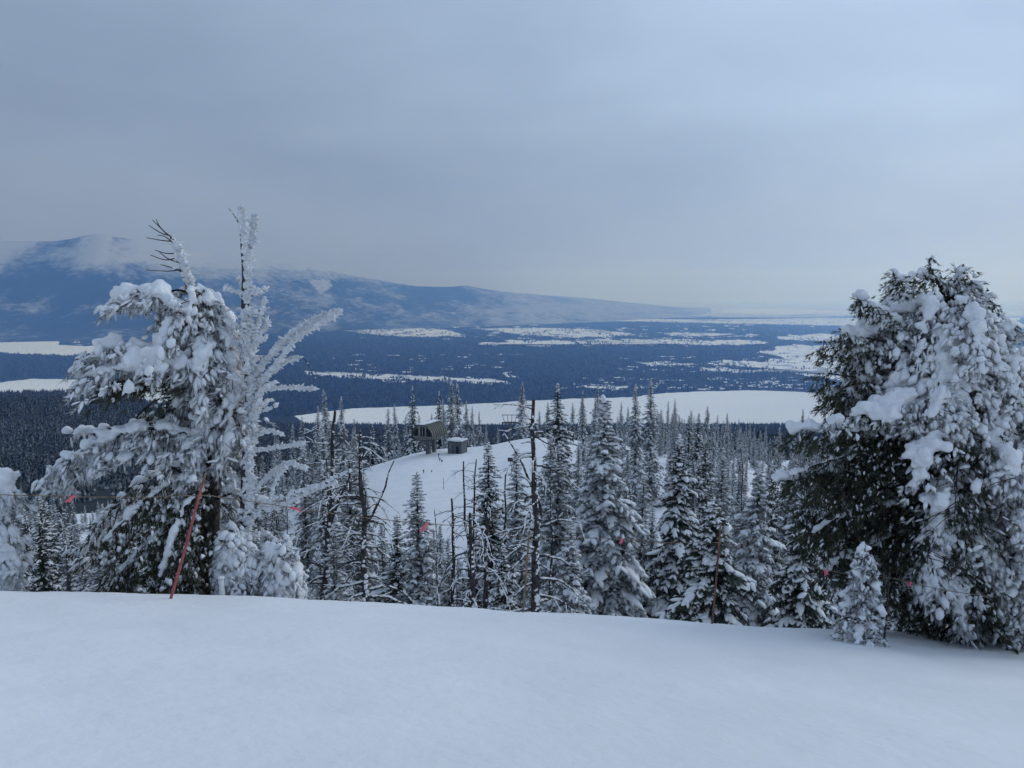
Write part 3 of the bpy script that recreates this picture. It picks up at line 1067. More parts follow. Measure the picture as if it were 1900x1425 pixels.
# trees behind the knoll edge, tops against the lake
BACK = [(560, 772), (585, 752), (605, 722), (634, 734), (655, 775), (690, 785), (718, 756), (735, 748), (752, 770), (765, 714), (776, 768), (800, 765), (814, 724), (826, 738), (836, 704),
        (850, 708), (866, 742), (876, 752), (890, 762), (902, 784), (925, 790), (1000, 760), (1016, 745), (1062, 745), (1082, 724), (1110, 711), (1146, 770), (1165, 752), (1240, 742), (1254, 738), (1272, 775),
        (1290, 770), (1312, 752), (1330, 768), (1352, 764), (1372, 775), (1392, 782), (1420, 788), (1448, 790), (1490, 757), (1500, 772), (1530, 766), (1548, 764), (1570, 782), (540, 785), (515, 792)]
r = np.random.default_rng(71)
BACK.sort()
ORD = ['first', 'second', 'third'] + ['%dth' % i for i in range(4, 40)]
for px, py in BACK:
    Yd = r.uniform(238, 285)
    top = at(px, py, Yd)
    g = float(H(top[0], Yd))
    h = max(top[2] - g, 8)
    left_row = [q[0] for q in BACK if q[0] < 1000]
    right_row = [q[0] for q in BACK if q[0] >= 1000]
    if px < 1000:
        lab = (ORD[left_row.index(px)] + ' fir from the left in the row behind the knoll and lift station', 'firs behind the knoll')
    else:
        lab = (ORD[right_row.index(px)] + ' fir from the left in the row against the lake, right of the black trunk', 'firs against the lake, right')
    place_tree(SPIRE[r.integers(0, 5)], top[0], Yd, h, r.uniform(0, 6.28), 'fir_tree', lab[0], lab[1], r.uniform(.7, .95))
print('firs', cnt, len(BACK))




def joined_stand(name, label, spots, seed, sources):
    """crowded firs past the ones that can be told apart: one mass, grown from the fir meshes"""
    r = np.random.default_rng(seed)
    n = len(spots)
    me = bpy.data.meshes.new(name)
    P_ = np.array([(x, y, float(H(x, y)) - .3) for x, y, h in spots])
    me.from_pydata([tuple(p) for p in P_], [], [])
    w = r.uniform(.75, 1.15, n)
    hs = np.array([h for _, _, h in spots]) / 12.0
    for nm, tp, dat in (('size', 'FLOAT_VECTOR', np.stack([hs * w, hs * w, hs], -1)), ('turn', 'FLOAT_VECTOR', np.stack([0 * w, 0 * w, r.uniform(0, 6.28, n)], -1))):
        a = me.attributes.new(nm, tp, 'POINT')
        a.data.foreach_set('vector', dat.astype(np.float32).ravel())
    a = me.attributes.new('pick', 'INT', 'POINT')
    a.data.foreach_set('value', r.integers(0, len(sources), n).astype(np.int32))
    o = link(name, me)
    ng = bpy.data.node_groups.new(name, 'GeometryNodeTree')
    ng.interface.new_socket('Geometry', in_out='INPUT', socket_type='NodeSocketGeometry')
    ng.interface.new_socket('Geometry', in_out='OUTPUT', socket_type='NodeSocketGeometry')
    N, Lk = ng.nodes, ng.links
    gi, go = N.new('NodeGroupInput'), N.new('NodeGroupOutput')
    join = N.new('GeometryNodeJoinGeometry')

    def named(nm, tp):
        q = N.new('GeometryNodeInputNamedAttribute')
        q.data_type = tp
        q.inputs['Name'].default_value = nm
        return q.outputs['Attribute']
    size, turn, pick = named('size', 'FLOAT_VECTOR'), named('turn', 'FLOAT_VECTOR'), named('pick', 'INT')
    rot = N.new('FunctionNodeEulerToRotation')
    Lk.new(turn, rot.inputs[0])
    for k, src in enumerate(sources):
        cmp_ = N.new('FunctionNodeCompare')
        cmp_.data_type = 'INT'
        cmp_.operation = 'EQUAL'
        ins = [q for q in cmp_.inputs if q.type == 'INT' and q.enabled]
        Lk.new(pick, ins[0])
        ins[1].default_value = k
        for part in src.children:
            oi = N.new('GeometryNodeObjectInfo')
            oi.inputs['Object'].default_value = part
            ip = N.new('GeometryNodeInstanceOnPoints')
            Lk.new(gi.outputs[0], ip.inputs['Points'])
            Lk.new(cmp_.outputs[0], ip.inputs['Selection'])
            Lk.new(oi.outputs['Geometry'], ip.inputs['Instance'])
            Lk.new(rot.outputs[0], ip.inputs['Rotation'])
            Lk.new(size, ip.inputs['Scale'])
            Lk.new(ip.outputs[0], join.inputs[0])
    Lk.new(join.outputs[0], go.inputs[0])
    md = o.modifiers.new('grow', 'NODES')
    md.node_group = ng
    tag(o, label, 'fir stand', kind='stuff')


SRC = [ROOT_OF[pr[0].name] for pr in SPIRE]
bpy.context.view_layer.update()
r = np.random.default_rng(44)
spots = []
for (x0, x1, y0, y1, n, ta, tb_) in ((-120, 560, 90, 310, 150, 20, 90), (1215, 1620, 150, 300, 80, 10, 70), (1640, 1960, 40, 260, 30, 30, 120), (560, 700, 120, 215, 16, 30, 90)):
    k = 0
    for _ in range(4000):
        if k >= n:
            break
        Yd = math.exp(r.uniform(math.log(y0), math.log(y1)))
        px = r.uniform(x0, x1)
        pt = np.interp(px, SKY_PX, SKY_PY) + r.uniform(ta, tb_)
        top = at(px, pt, Yd)
        h = top[2] - float(H(top[0], Yd))
        if h < 6:
            h = r.uniform(7, 10)
        if h > 20:
            continue
        bx, by = proj((top[0], Yd, top[2] - h))
        if Yd < 225 and blocks(px, pt, by[0], .13 * h * F / Yd):
            continue
        spots.append((top[0], Yd, h))
        k += 1
joined_stand('fir_stand', 'crowded firs filling in behind the nearer stands left and right', spots, 45, SRC)

# ------------------------------------------------------------------ dead trees
def jitter_line(p0, p1, n, amp, r):
    t = np.linspace(0, 1, n)[:, None]
    pts = np.asarray(p0) * (1 - t) + np.asarray(p1) * t
    off = np.cumsum(r.normal(size=(n, 3)), 0)
    off -= off[0] + (off[-1] - off[0]) * t
    return pts + off * amp * np.array([1, 1, .3])


def thin_snow(buf, pts, rad, r, cover=.8):
    """snow lying along the upper side of a bough"""
    pts = np.asarray(pts)
    n = len(pts)
    L = np.linalg.norm(np.diff(pts, axis=0), axis=1).sum()
    k = max(2, int(L / max(rad.mean() * 2.2, .03)))
    t = np.linspace(0, 1, k)
    t = t[r.uniform(size=k) < cover]
    if len(t) == 0:
        return
    s = np.linspace(0, 1, n)
    c = np.stack([np.interp(t, s, pts[:, j]) for j in range(3)], -1)
    rr_ = np.interp(t, s, rad)
    tg = np.gradient(pts, axis=0)
    d = np.stack([np.interp(t, s, tg[:, j]) for j in range(3)], -1)
    c[:, 2] += rr_ * .9
    ln = np.maximum(rr_ * 2.0, .035)
    stamp(buf, LUMP0, LUMP0_F, c, frames(d), np.stack([ln * 1.5, rr_ * .85 + .008, rr_ * .55 + .008], -1) * r.uniform(.8, 1.3, (len(t), 1)), r)


def dead_tree(name, label, px0, py0, px1, py1, Yd, wpx, nb, seed, blen=.22, up=.1, droop=.5, group=None, snow=.7, twigs=3, start=.25, hook=0.0, fork=False):
    r = np.random.default_rng(seed)
    base = at(px0, py0, Yd)
    gz = float(H(base[0], Yd)) - .3
    top = at(px1, py1, Yd + r.uniform(-.4, .4))
    org = np.array([base[0], Yd, gz])
    p0 = np.array([base[0], Yd, gz])
    ax = jitter_line(p0, top, 12, .006 * (top[2] - gz), r)
    r0 = .5 * wpx / F * Yd
    rad = np.linspace(r0 * 1.1, r0 * .28, 12)
    wood, sno = Buf(), Buf()
    bufw = [wood]
    trunk, snowb = Buf(), Buf()
    tube(trunk, ax - org, rad, 8)
    Hh = top[2] - gz
    S = np.linspace(0, 1, 12)
    thin_snow(snowb, (ax - org)[5:] + np.array([-.0, -.0, 0]), rad[5:] * .55, r, .35)
    if fork:
        a = ax[7]
        e = a + np.array([r.choice([-1, 1]) * .10 * Hh, r.normal() * .04 * Hh, .26 * Hh])
        fl = jitter_line(a, e, 7, .012 * Hh, r)
        tube(trunk, fl - org, np.linspace(rad[7] * .7, rad[7] * .2, 7), 6)
        thin_snow(snowb, fl - org, np.linspace(rad[7] * .5, rad[7] * .2, 7), r, .5)
    nfr = 150          # wind driven frost plastered on one side of the trunk
    tf_ = r.uniform(.05, 1, nfr)
    pf = np.stack([np.interp(tf_, S, ax[:, j]) for j in range(3)], -1) - org
    rf_ = np.interp(tf_, S, rad)
    wv = unit(np.array([.75, -.6, .1]) + r.normal(size=(nfr, 3)) * .45)
    keep = fbm(tf_ * 9 + seed, tf_ * 0, seed, 2) > .42
    sc_f = np.stack([.25 * rf_ + .012, .5 * rf_ + .01, .45 * rf_ + .02], -1) * r.uniform(.4, 1.2, (nfr, 1))
    stamp(snowb, LUMP0, LUMP0_F, (pf + wv * (rf_ * .92)[:, None])[keep], frames(wv)[keep], sc_f[keep], r)
    limbs = Buf()
    for k in range(nb):
        t = start + (1 - start) * (k + r.uniform(-.4, .4)) / nb
        t = min(max(t, .05), .99)
        a = np.array([np.interp(t, S, ax[:, j]) for j in range(3)])
        az_ = r.uniform(0, 6.28)
        if r.uniform() < .6:
            az_ = r.choice([0, math.pi]) + r.normal() * .5
        out = np.array([math.cos(az_), math.sin(az_), 0])
        Lb = Hh * blen * r.uniform(.3, 1.1) * (1.0 - .5 * t)
        ts = np.linspace(0, 1, 8)
        upk = up + r.normal() * .22
        dk = droop * r.uniform(.3, 1.3)
        pts = a + out * (Lb * (ts - hook * ts ** 3 * .6))[:, None] + np.array([0, 0, 1]) * (Lb * (upk * ts - dk * ts ** 2.2 - hook * ts ** 3))[:, None]
        pts = pts + np.cumsum(r.normal(size=(8, 3)), 0) * .022 * Lb
        pts[0] = a
        rt = np.interp(t, S, rad)
        rb = np.linspace(min(rt * .42, .042), max(.006, rt * .08), 8)
        tube(limbs, pts - org, rb, 5)
        if r.uniform() < snow:
            thin_snow(snowb, pts[1:] - org, rb[1:], r, .55)
        for q in range(twigs):
            i = r.integers(2, 7)
            td = unit(pts[i] - pts[i - 1]) + unit(r.normal(size=3)) * .8
            td[2] -= .25 * droop
            tl = Lb * r.uniform(.18, .42)
            tp = pts[i] + unit(td) * tl * np.linspace(0, 1, 4)[:, None] + np.array([0, 0, -.2 * droop * tl]) * (np.linspace(0, 1, 4) ** 2)[:, None]
            tr_ = np.linspace(max(rb[i] * .6, .008), .005, 4)
            tube(limbs, tp - org, tr_, 4)
            if r.uniform() < snow * .7:
                thin_snow(snowb, tp - org, tr_, r, .7)
    o = link(name, None, None, org)
    tag(o, label, 'dead tree', group)
    link('trunk', trunk.mesh('trunk', M['deadwood']), o)
    tag(link('branches', limbs.mesh('branches', M['deadwood']), o), kind='stuff')
    tag(link('snow_load', snowb.mesh('snow_load', M['tree_snow']), o), kind='stuff')
    return o


dead_tree('dead_tree', 'thick black dead trunk with broken top and bare branches at picture centre', 988, 1125, 990, 742, 21, 21, 46, 1, .20, .05, .45, fork=True, snow=.8, twigs=4)
dead_tree('dead_tree', 'bare dark snag with many drooping branches left of the glade', 668, 1110, 668, 800, 21, 18, 52, 2, .24, .25, .75, twigs=4, fork=True)
dead_tree('dead_tree', 'crooked dead trunk with arching limbs, left one of the pair below the glade', 884, 1120, 872, 952, 20, 19, 20, 3, .36, .35, 1.0, start=.45, hook=.3)
dead_tree('dead_tree', 'dead trunk with hooked branches, right one of the pair below the glade', 903, 1060, 905, 932, 24, 17, 14, 4, .30, .45, 1.1, start=.5, hook=.5)
dead_tree('dead_tree', 'thin bare dead tree just right of the upright glade fir', 833, 1105, 838, 925, 24, 13, 18, 5, .22, .1, .6)
dead_tree('dead_tree', 'left one of two slender grey dead spires in front of the glade', 872, 985, 860, 856, 52, 9, 26, 6, .20, .0, .6)
dead_tree('dead_tree', 'right one of two slender grey dead spires in front of the glade', 878, 985, 884, 852, 54, 8, 26, 7, .20, .0, .6)
dead_tree('dead_tree', 'leaning dark dead trunk right of the rimed snag', 560, 1100, 622, 762, 22, 18, 30, 8, .18, .1, .4, snow=.8, fork=True, twigs=4)
dead_tree('dead_tree', 'thin dead stem beside the upright glade fir, left side', 805, 1080, 806, 945, 28, 6, 8, 9, .12, .1, .4)
dead_tree('dead_tree', 'slender dead tree among firs right of the glade', 930, 1000, 938, 880, 50, 9, 20, 10, .22, .1, .6)
dead_tree('dead_tree', 'dark short dead stem left of the many branched snag', 600, 1110, 604, 960, 24, 13, 18, 12, .30, .3, .8)
dead_tree('dead_tree', 'frosted bare sapling between black dead trunk and tallest fir', 1022, 1050, 1020, 890, 32, 8, 18, 13, .25, .5, .1)
dead_tree('dead_tree', 'broken bare stem at the far left behind the snow plastered edge tree', 62, 1090, 50, 965, 19, 9, 16, 14, .45, .5, .3)
dead_tree('dead_tree', 'bare frosted brush stem left of the big wind battered tree', 130, 1090, 112, 950, 21, 8, 16, 15, .45, .5, .3)
dead_tree('dead_tree', 'small bare dead tree at the right edge behind the big right tree', 1885, 1140, 1886, 1030, 24, 7, 16, 16, .30, .3, .6)

r_d = np.random.default_rng(88)
for k in range(18):
    zone = k % 3
    px = r_d.uniform(*((480, 700), (1005, 1180), (1240, 1480))[zone])
    Yd = r_d.uniform(*((24, 60), (42, 75), (40, 90))[zone])
    py = np.interp(px, SKY_PX, SKY_PY) + r_d.uniform(40, 170)
    zn = ('in the stand left of the glade', 'beside the tallest centre fir', 'in the right stand')[zone]
    dead_tree('dead_sapling', 'slim bare frosted dead stem ' + zn, px, 1050, px + r_d.normal() * 6, py, Yd, 230 / Yd, 16, 200 + k, .16, .15, .5, group='bare stems ' + zn, snow=.8, twigs=2, start=.3)


# ------------------------------------------------------------------ the near trees
def catmull(pts, n):
    pts = np.asarray(pts, float)
    P = np.concatenate([2 * pts[:1] - pts[1:2], pts, 2 * pts[-1:] - pts[-2:-1]])
    m = len(pts) - 1
    s = np.linspace(0, m - 1e-6, n)
    i = s.astype(int)
    t = (s - i)[:, None]
    a, b_, c, d = P[i], P[i + 1], P[i + 2], P[i + 3]
    return .5 * (2 * b_ + (c - a) * t + (2 * a - 5 * b_ + 4 * c - d) * t ** 2 + (3 * b_ - 3 * c + d - a) * t ** 3)


class Hero:
    def __init__(self, px, Y0, seed):
        self.Y0 = Y0
        x = at(px, 1000, Y0)[0]
        self.org = np.array([x, Y0, float(H(x, Y0)) - .25])
        self.trunk, self.wood, self.nee, self.sno, self.fin = Buf(), Buf(), Buf(), Buf(), Buf()
        self.nee2 = Buf()
        self.r = np.random.default_rng(seed)

    def curve(self, pts, n=16):
        w = [at(p[0], p[1], self.Y0 + (p[2] if len(p) > 2 else 0)) - self.org for p in pts]
        return catmull(w, n)

    def cushion(self, c, rad, flat=.8, gap=.55, wid=1.15, jit=.25):
        r = self.r
        L = np.linalg.norm(np.diff(c, axis=0), axis=1).sum()
        k = max(3, int(L / (np.mean(rad) * gap)))
        t = np.sort(r.uniform(0, 1, k))
        s = np.linspace(0, 1, len(c))
        lowf = fbm(t * L * 3.2 + r.uniform(0, 90), t * 0, int(r.integers(0, 999)), 3)
        rr_ = np.interp(t, np.linspace(0, 1, len(rad)), rad) * r.uniform(.5, 1.15, k) * np.clip(.25 + 1.75 * (lowf - .2), .22, 1.35)
        p = np.stack([np.interp(t, s, c[:, j]) for j in range(3)], -1)
        tg = np.gradient(c, axis=0)
        d = np.stack([np.interp(t, s, tg[:, j]) for j in range(3)], -1)
        p = p + r.normal(size=(k, 3)) * np.maximum(rr_, .05)[:, None] * jit * 1.5
        p[:, 2] += rr_ * flat * .55
        fat = rr_ > .085          # big loads are heaps of smaller clumps
        if fat.any():
            kk = 6
            R0 = frames(d)[fat]
            off = r.normal(size=(int(fat.sum()), kk, 3))
            off = off / np.linalg.norm(off, axis=-1, keepdims=True) * r.uniform(.35, 1.0, off.shape[:2])[..., None]
            off = off * rr_[fat][:, None, None] * np.array([1.15, wid, flat * .8])
            q = (p[fat][:, None] + np.einsum('nij,nkj->nki', R0, off)).reshape(-1, 3)
            rq = np.repeat(rr_[fat], kk) * r.uniform(.28, .55, len(q))
            stamp(self.sno, LUMP1, LUMP1_F, q, frames(r.normal(size=(len(q), 3))), rq[:, None] * r.uniform(.8, 1.3, (len(q), 3)), r)
            rr_ = np.where(fat, rr_ * .72, rr_)
        big = rr_ > .16
        sc3 = np.stack([rr_ * 1.25, rr_ * wid, rr_ * flat], -1)
        Rm = frames(d + r.normal(size=(k, 3)) * .12)
        stamp(self.sno, LUMP2, LUMP2_F, p[big], Rm[big], sc3[big], r)
        stamp(self.sno, LUMP1, LUMP1_F, p[~big], Rm[~big], sc3[~big], r)

    def sprigs(self, c, n, spread, hang, psnow, size=(.15, .25), lump=(.028, .07), t0=.1, downs=.8):
        r = self.r
        t = t0 + (1 - t0) * r.uniform(0, 1, n) ** .85
        s = np.linspace(0, 1, len(c))
        p = np.stack([np.interp(t, s, c[:, j]) for j in range(3)], -1)
        tg = np.gradient(c, axis=0)
        d = unit(np.stack([np.interp(t, s, tg[:, j]) for j in range(3)], -1))
        lat = unit(np.cross(d, np.array([0, 0, 1.0])) + 1e-4)
        o = r.normal(size=n) * spread * .5
        h = r.uniform(0, 1, n) ** 1.2 * hang
        root = p.copy()
        p = p + lat * o[:, None] + d * (r.normal(size=n) * .05)[:, None]
        p[:, 2] -= h + np.abs(o) * .35
        dd = unit(d * .5 + lat * (o / (spread + .01))[:, None] * 1.2 + np.array([0, 0, -1.0]) * downs + r.normal(size=(n, 3)) * .35)
        sz = r.uniform(*size, n)
        stamp(self.nee2 if psnow > .45 else self.nee, TUFT, TUFT_F, p, frames(dd), sz[:, None] * np.array([1.25, .9, .9]), r)
        for rep_ in range(3 if psnow > .6 else 2):
            m = r.uniform(size=n) < psnow * (.85, .75, .5)[rep_]
            k = int(m.sum())
            if not k:
                continue
            rr_ = r.uniform(*lump, k) * .66
            d2 = unit(dd[m] + r.normal(size=(k, 3)) * .45)
            q = p[m] - d2 * (sz[m] * .15)[:, None] + r.normal(size=(k, 3)) * .03
            q[:, 2] += rr_ * .5
            stamp(self.fin, FING, FING_F, q, frames(d2), np.stack([sz[m] * (r.uniform(.55, 1.15, k) if psnow > .4 else r.uniform(.25, .6, k)), rr_, rr_ * .9], -1), r)
        if psnow > .75:
            m = r.uniform(size=n) < .26
            k = int(m.sum())
            if k:
                q = p[m] + r.normal(size=(k, 3)) * .03
                q[:, 2] += .05
                rq = r.uniform(.04, .10, k) * r.uniform(.6, 1.2, k)
                stamp(self.fin, LUMP0, LUMP0_F, q, frames(dd[m]), np.stack([rq * 1.4, rq, rq * .8], -1), r)
        for i in range(0, n, 5):
            mid = (root[i] + p[i]) / 2 + np.array([0, 0, .03])
            tube(self.wood, np.array([root[i], mid, p[i]]), [.009, .007, .005], 3, False)

    def limb(self, pts, wr=.03, cush=None, n=0, spread=.3, hang=.2, psnow=.7, size=(.15, .25), lump=(.028, .07), flat=.8, t0=.1, downs=.8, wid=1.15):
        c = self.curve(pts)
        tube(self.wood, c, np.linspace(wr, max(wr * .3, .006), len(c)), 6)
        if cush is not None:
            self.cushion(c, cush, flat, wid=wid)
        if n:
            self.sprigs(c, n, spread, hang, psnow, size, lump, t0, downs)
        return c

    def rime(self, c, rad, per=.028, size=(.03, .07), wind=(.8, -.35, .30), amount=1.0):
        r = self.r
        L = np.linalg.norm(np.diff(c, axis=0), axis=1).sum()
        k = max(3, int(L / per * amount))
        t = r.uniform(0, 1, k)
        s = np.linspace(0, 1, len(c))
        p = np.stack([np.interp(t, s, c[:, j]) for j in range(3)], -1)
        ra = np.interp(t, s, np.broadcast_to(rad, (len(c),)) if np.ndim(rad) == 0 else rad)
        w = unit(np.array(wind) + r.normal(size=(k, 3)) * .42)
        sz = r.uniform(*size, k)
        p = p + w * (ra * .7 + sz * .55)[:, None]
        stamp(self.fin, LUMP0, LUMP0_F, p - w * (sz * .45)[:, None], frames(r.normal(size=(k, 3))), sz[:, None] * r.uniform(.55, 1.0, (k, 3)), r)
        stamp(self.fin, FING, FING_F, p - w * (sz * .9)[:, None], frames(w), np.stack([sz * r.uniform(1.4, 2.6, k), sz * .48, sz * .42], -1), r)

    def snow_mesh(self, mat, vox, rough):
        """fuse the lumps into one crust and roughen it"""
        me = self.sno.mesh('snow_load', mat)
        o = link('snow_load', me)
        md = o.modifiers.new('fuse', 'REMESH')
        md.mode = 'VOXEL'
        md.voxel_size = vox
        md.use_smooth_shade = True
        dg = bpy.context.evaluated_depsgraph_get()
        me2 = bpy.data.meshes.new_from_object(o.evaluated_get(dg))
        bpy.data.objects.remove(o)
        n = len(me2.vertices)
        co = np.empty(n * 3, np.float32)
        no = np.empty(n * 3, np.float32)
        me2.vertices.foreach_get('co', co)
        me2.vertex_normals.foreach_get('vector', no)
        co, no = co.reshape(-1, 3).astype(float), no.reshape(-1, 3)
        d = np.zeros(n)
        rr_ = np.random.default_rng(9)
        for k in range(9):
            w_ = rr_.normal(size=3)
            w_ *= (14, 28, 48)[k % 3] / np.linalg.norm(w_) * rr_.uniform(.8, 1.3)
            ph = co @ w_ + 1.6 * np.sin(co @ rr_.normal(size=3) * 5)
            d += np.sin(ph + rr_.uniform(0, 6)) * (1.0, .8, .55)[k % 3]
        co = co + no * (d * rough / 2.6)[:, None]
        me2.vertices.foreach_set('co', co.astype(np.float32).ravel())
        me2.materials.clear()
        me2.materials.append(mat)
        me2.update()
        return me2

    def done(self, name, label, needle='pine', bark='bark', snow='tree_snow', cat='tree', vox=.031, rough=.020):
        o = link(name, None, None, self.org)
        tag(o, label, cat)
        if self.trunk.n:
            link('trunk', self.trunk.mesh('trunk', M[bark]), o)
        if self.wood.n:
            tag(link('branches', self.wood.mesh('branches', M[bark]), o), kind='stuff')
        if self.nee.n:
            tag(link('crown', self.nee.mesh('crown', M[needle], False), o), kind='stuff')
        if self.nee2.n:
            tag(link('frosted_needles', self.nee2.mesh('frosted_needles', M['needle_rime'], False), o), kind='stuff')
        if self.fin.n:
            tag(link('frosted_twigs', self.fin.mesh('frosted_twigs', M[snow]), o), kind='stuff')
        if self.sno.n:
            tag(link('snow_load', self.snow_mesh(M[snow], vox, rough) if vox else self.sno.mesh('snow_load', M[snow]), o), kind='stuff')
        return o


# A: wind battered tree, left
A_ = Hero(388, 13.6, 101)
tc_ = A_.curve([(386, 1150), (389, 1000), (393, 900), (397, 820), (402, 740), (396, 665), (380, 605), (362, 555), (347, 515), (333, 470), (318, 440)], 40)
tube(A_.trunk, tc_, np.interp(np.linspace(0, 1, 40), [0, .45, .7, .85, 1], [.17, .13, .085, .06, .028]), 10)
A_.rime(tc_[25:38], .05, .006, (.04, .085), (.5, -.7, .2))
A_.rime(tc_[36:], .03, .02, (.02, .035), (.6, -.4, .3))
for pts in ([(318, 440), (303, 428), (283, 408)], [(312, 436), (298, 432), (276, 418)], [(322, 448), (300, 446), (272, 441)], [(328, 470), (308, 470), (288, 464)],
            [(331, 478), (306, 482), (279, 473)], [(305, 430), (296, 420), (290, 407)], [(336, 500), (312, 503), (271, 501)], [(326, 456), (308, 440), (292, 436)], [(334, 488), (312, 480), (296, 468)]):
    A_.limb([(p[0], p[1], A_.r.uniform(-.1, .1)) for p in pts], .012)
A_.limb([(345, 508), (320, 497, -.1), (294, 490, -.1)], .015, [.03, .055, .045])
A_.limb([(378, 600, 0), (338, 566, -.4), (292, 546, -.6), (242, 546, -.6), (214, 556, -.6)], .04, [.08, .14, .16, .14, .09], 120, .40, .16, .8, flat=.75, wid=1.6)
A_.limb([(372, 590, -.2), (335, 580, -.6), (305, 620, -.8), (290, 665, -.85)], .03, [.08, .10, .08], 120, .5, .35, .8)
A_.limb([(392, 690, 0), (330, 655, -.5), (260, 640, -.75), (195, 648, -.85), (140, 668, -.85)], .04, [.08, .12, .13, .11, .07], 130, .45, .15, .85, wid=1.5)
A_.limb([(397, 725, 0), (345, 686, -.6), (280, 672, -.95), (205, 690, -1.05), (146, 703, -1.05)], .05, [.10, .18, .20, .17, .07], 120, .6, .12, .8, flat=.7, wid=1.9)
A_.limb([(397, 728, 0), (345, 705, -.6), (280, 700, -.95), (225, 708, -1.0), (180, 716, -1.0)], .04, None, 170, .55, .16, .10, size=(.14, .24))
A_.limb([(378, 590, 0), (412, 622, -.3), (430, 665, -.4), (431, 722, -.4)], .03, [.09, .13, .12, .10], 110, .35, .45, .85)
A_.limb([(396, 640, 0), (378, 640, -.6), (368, 670, -.9), (366, 735, -.95)], .03, [.07, .13, .12, .08], 110, .35, .35, .85)
A_.limb([(400, 700, 0), (420, 716, -.4), (429, 775, -.5), (416, 826, -.5)], .03, [.08, .12, .10, .08], 110, .4, .35, .85)
A_.limb([(402, 755, 0), (380, 775, -.5), (366, 825, -.6), (352, 872, -.6)], .03, [.08, .12, .11, .08], 130, .45, .35, .85)
A_.limb([(402, 730, 0), (350, 720, -.3), (322, 760, -.4), (312, 800, -.4)], .03, [.07, .08, .06], 90, .4, .25, .7)
A_.limb([(396, 838, 0), (368, 812, -.5), (318, 797, -.7), (250, 797, -.85), (185, 820, -.95), (128, 848, -1.0), (94, 873, -1.0)], .04, [.07, .10, .15, .15, .14, .11, .06], 260, .5, .42, .92, wid=1.3)
A_.limb([(345, 806, -.4), (280, 800, -.2), (200, 796, 0), (124, 803, 0)], .03, [.07, .09, .08, .05], 20, .2, .08, .9)
A_.limb([(398, 790, 0), (345, 745, .3), (300, 739, .4), (262, 764, .4), (236, 800, .4)], .03, None, 130, .4, .45, .35)
A_.limb([(390, 790, 0), (330, 775, .2), (280, 786, .3), (238, 800, .3)], .025, [.03, .05, .04], 40, .3, .2, .5)
A_.limb([(384, 905, 0), (320, 868, -.5), (246, 828, -.8)], .035, None)
A_.limb([(360, 850, -.3), (320, 846, -.4), (282, 838, -.5)], .025, None)
for pts, nn, ps in (([(392, 865, 0), (330, 885, -.5), (255, 940, -.9), (190, 1010, -1.1)], 230, .38), ([(391, 925, 0), (325, 965, -.6), (250, 1030, -1.0), (205, 1090, -1.1)], 230, .36),
                    ([(389, 985, 0), (335, 1030, -.5), (285, 1095, -.8)], 170, .34), ([(393, 860, .4), (300, 870, .9), (212, 930, 1.1), (160, 1000, 1.2)], 220, .45),
                    ([(390, 960, .4), (310, 990, .8), (225, 1050, 1.0), (165, 1110, 1.1)], 200, .35), ([(391, 900, -.2), (350, 930, -.9), (320, 1000, -1.2), (300, 1070, -1.3)], 180, .34),
                    ([(391, 920, .2), (430, 950, .6), (470, 1010, .8), (490, 1080, .9)], 150, .5), ([(389, 1000, -.1), (360, 1040, -.5), (350, 1100, -.7)], 120, .36)):
    A_.limb(pts, .03, [.03, .05, .05, .04], nn, .7, .60, ps, size=(.15, .26), lump=(.035, .075))
A_.limb([(396, 845, 0), (425, 875, -.2), (448, 930, -.2)], .035, [.04, .05, .05], 20, .15, .2, .7)
A_.limb([(398, 800, 0), (425, 838, .1), (455, 850, .2)], .03, [.03, .04], 0)
A_.limb([(392, 930, 0), (440, 915, -.2), (500, 935, -.4)], .03, [.03, .05, .04], 0)
for k in range(46):
    t = A_.r.uniform(.33, .74)
    c0 = np.array([np.interp(t, np.linspace(0, 1, 40), tc_[:, j]) for j in range(3)])
    a = A_.r.uniform(0, 6.283)
    L = A_.r.uniform(.3, .62)
    o_ = np.array([math.cos(a), math.sin(a), 0])
    c = catmull([c0, c0 + o_ * L * .6 + [0, 0, .05], c0 + o_ * L + [0, 0, -.35 * L - .1], c0 + o_ * L * 1.05 + [0, 0, -.9 * L - .2]], 10)
    tube(A_.wood, c, np.linspace(.022, .006, 10), 4)
    A_.cushion(c, [.03, .06, .06, .04], .85, gap=.9)
    A_.sprigs(c, 30, .35, .22, .58, lump=(.03, .075))
A_.done('windswept_conifer', 'wind battered conifer with thick snow pillows on left reaching boughs and a bare bent tip')

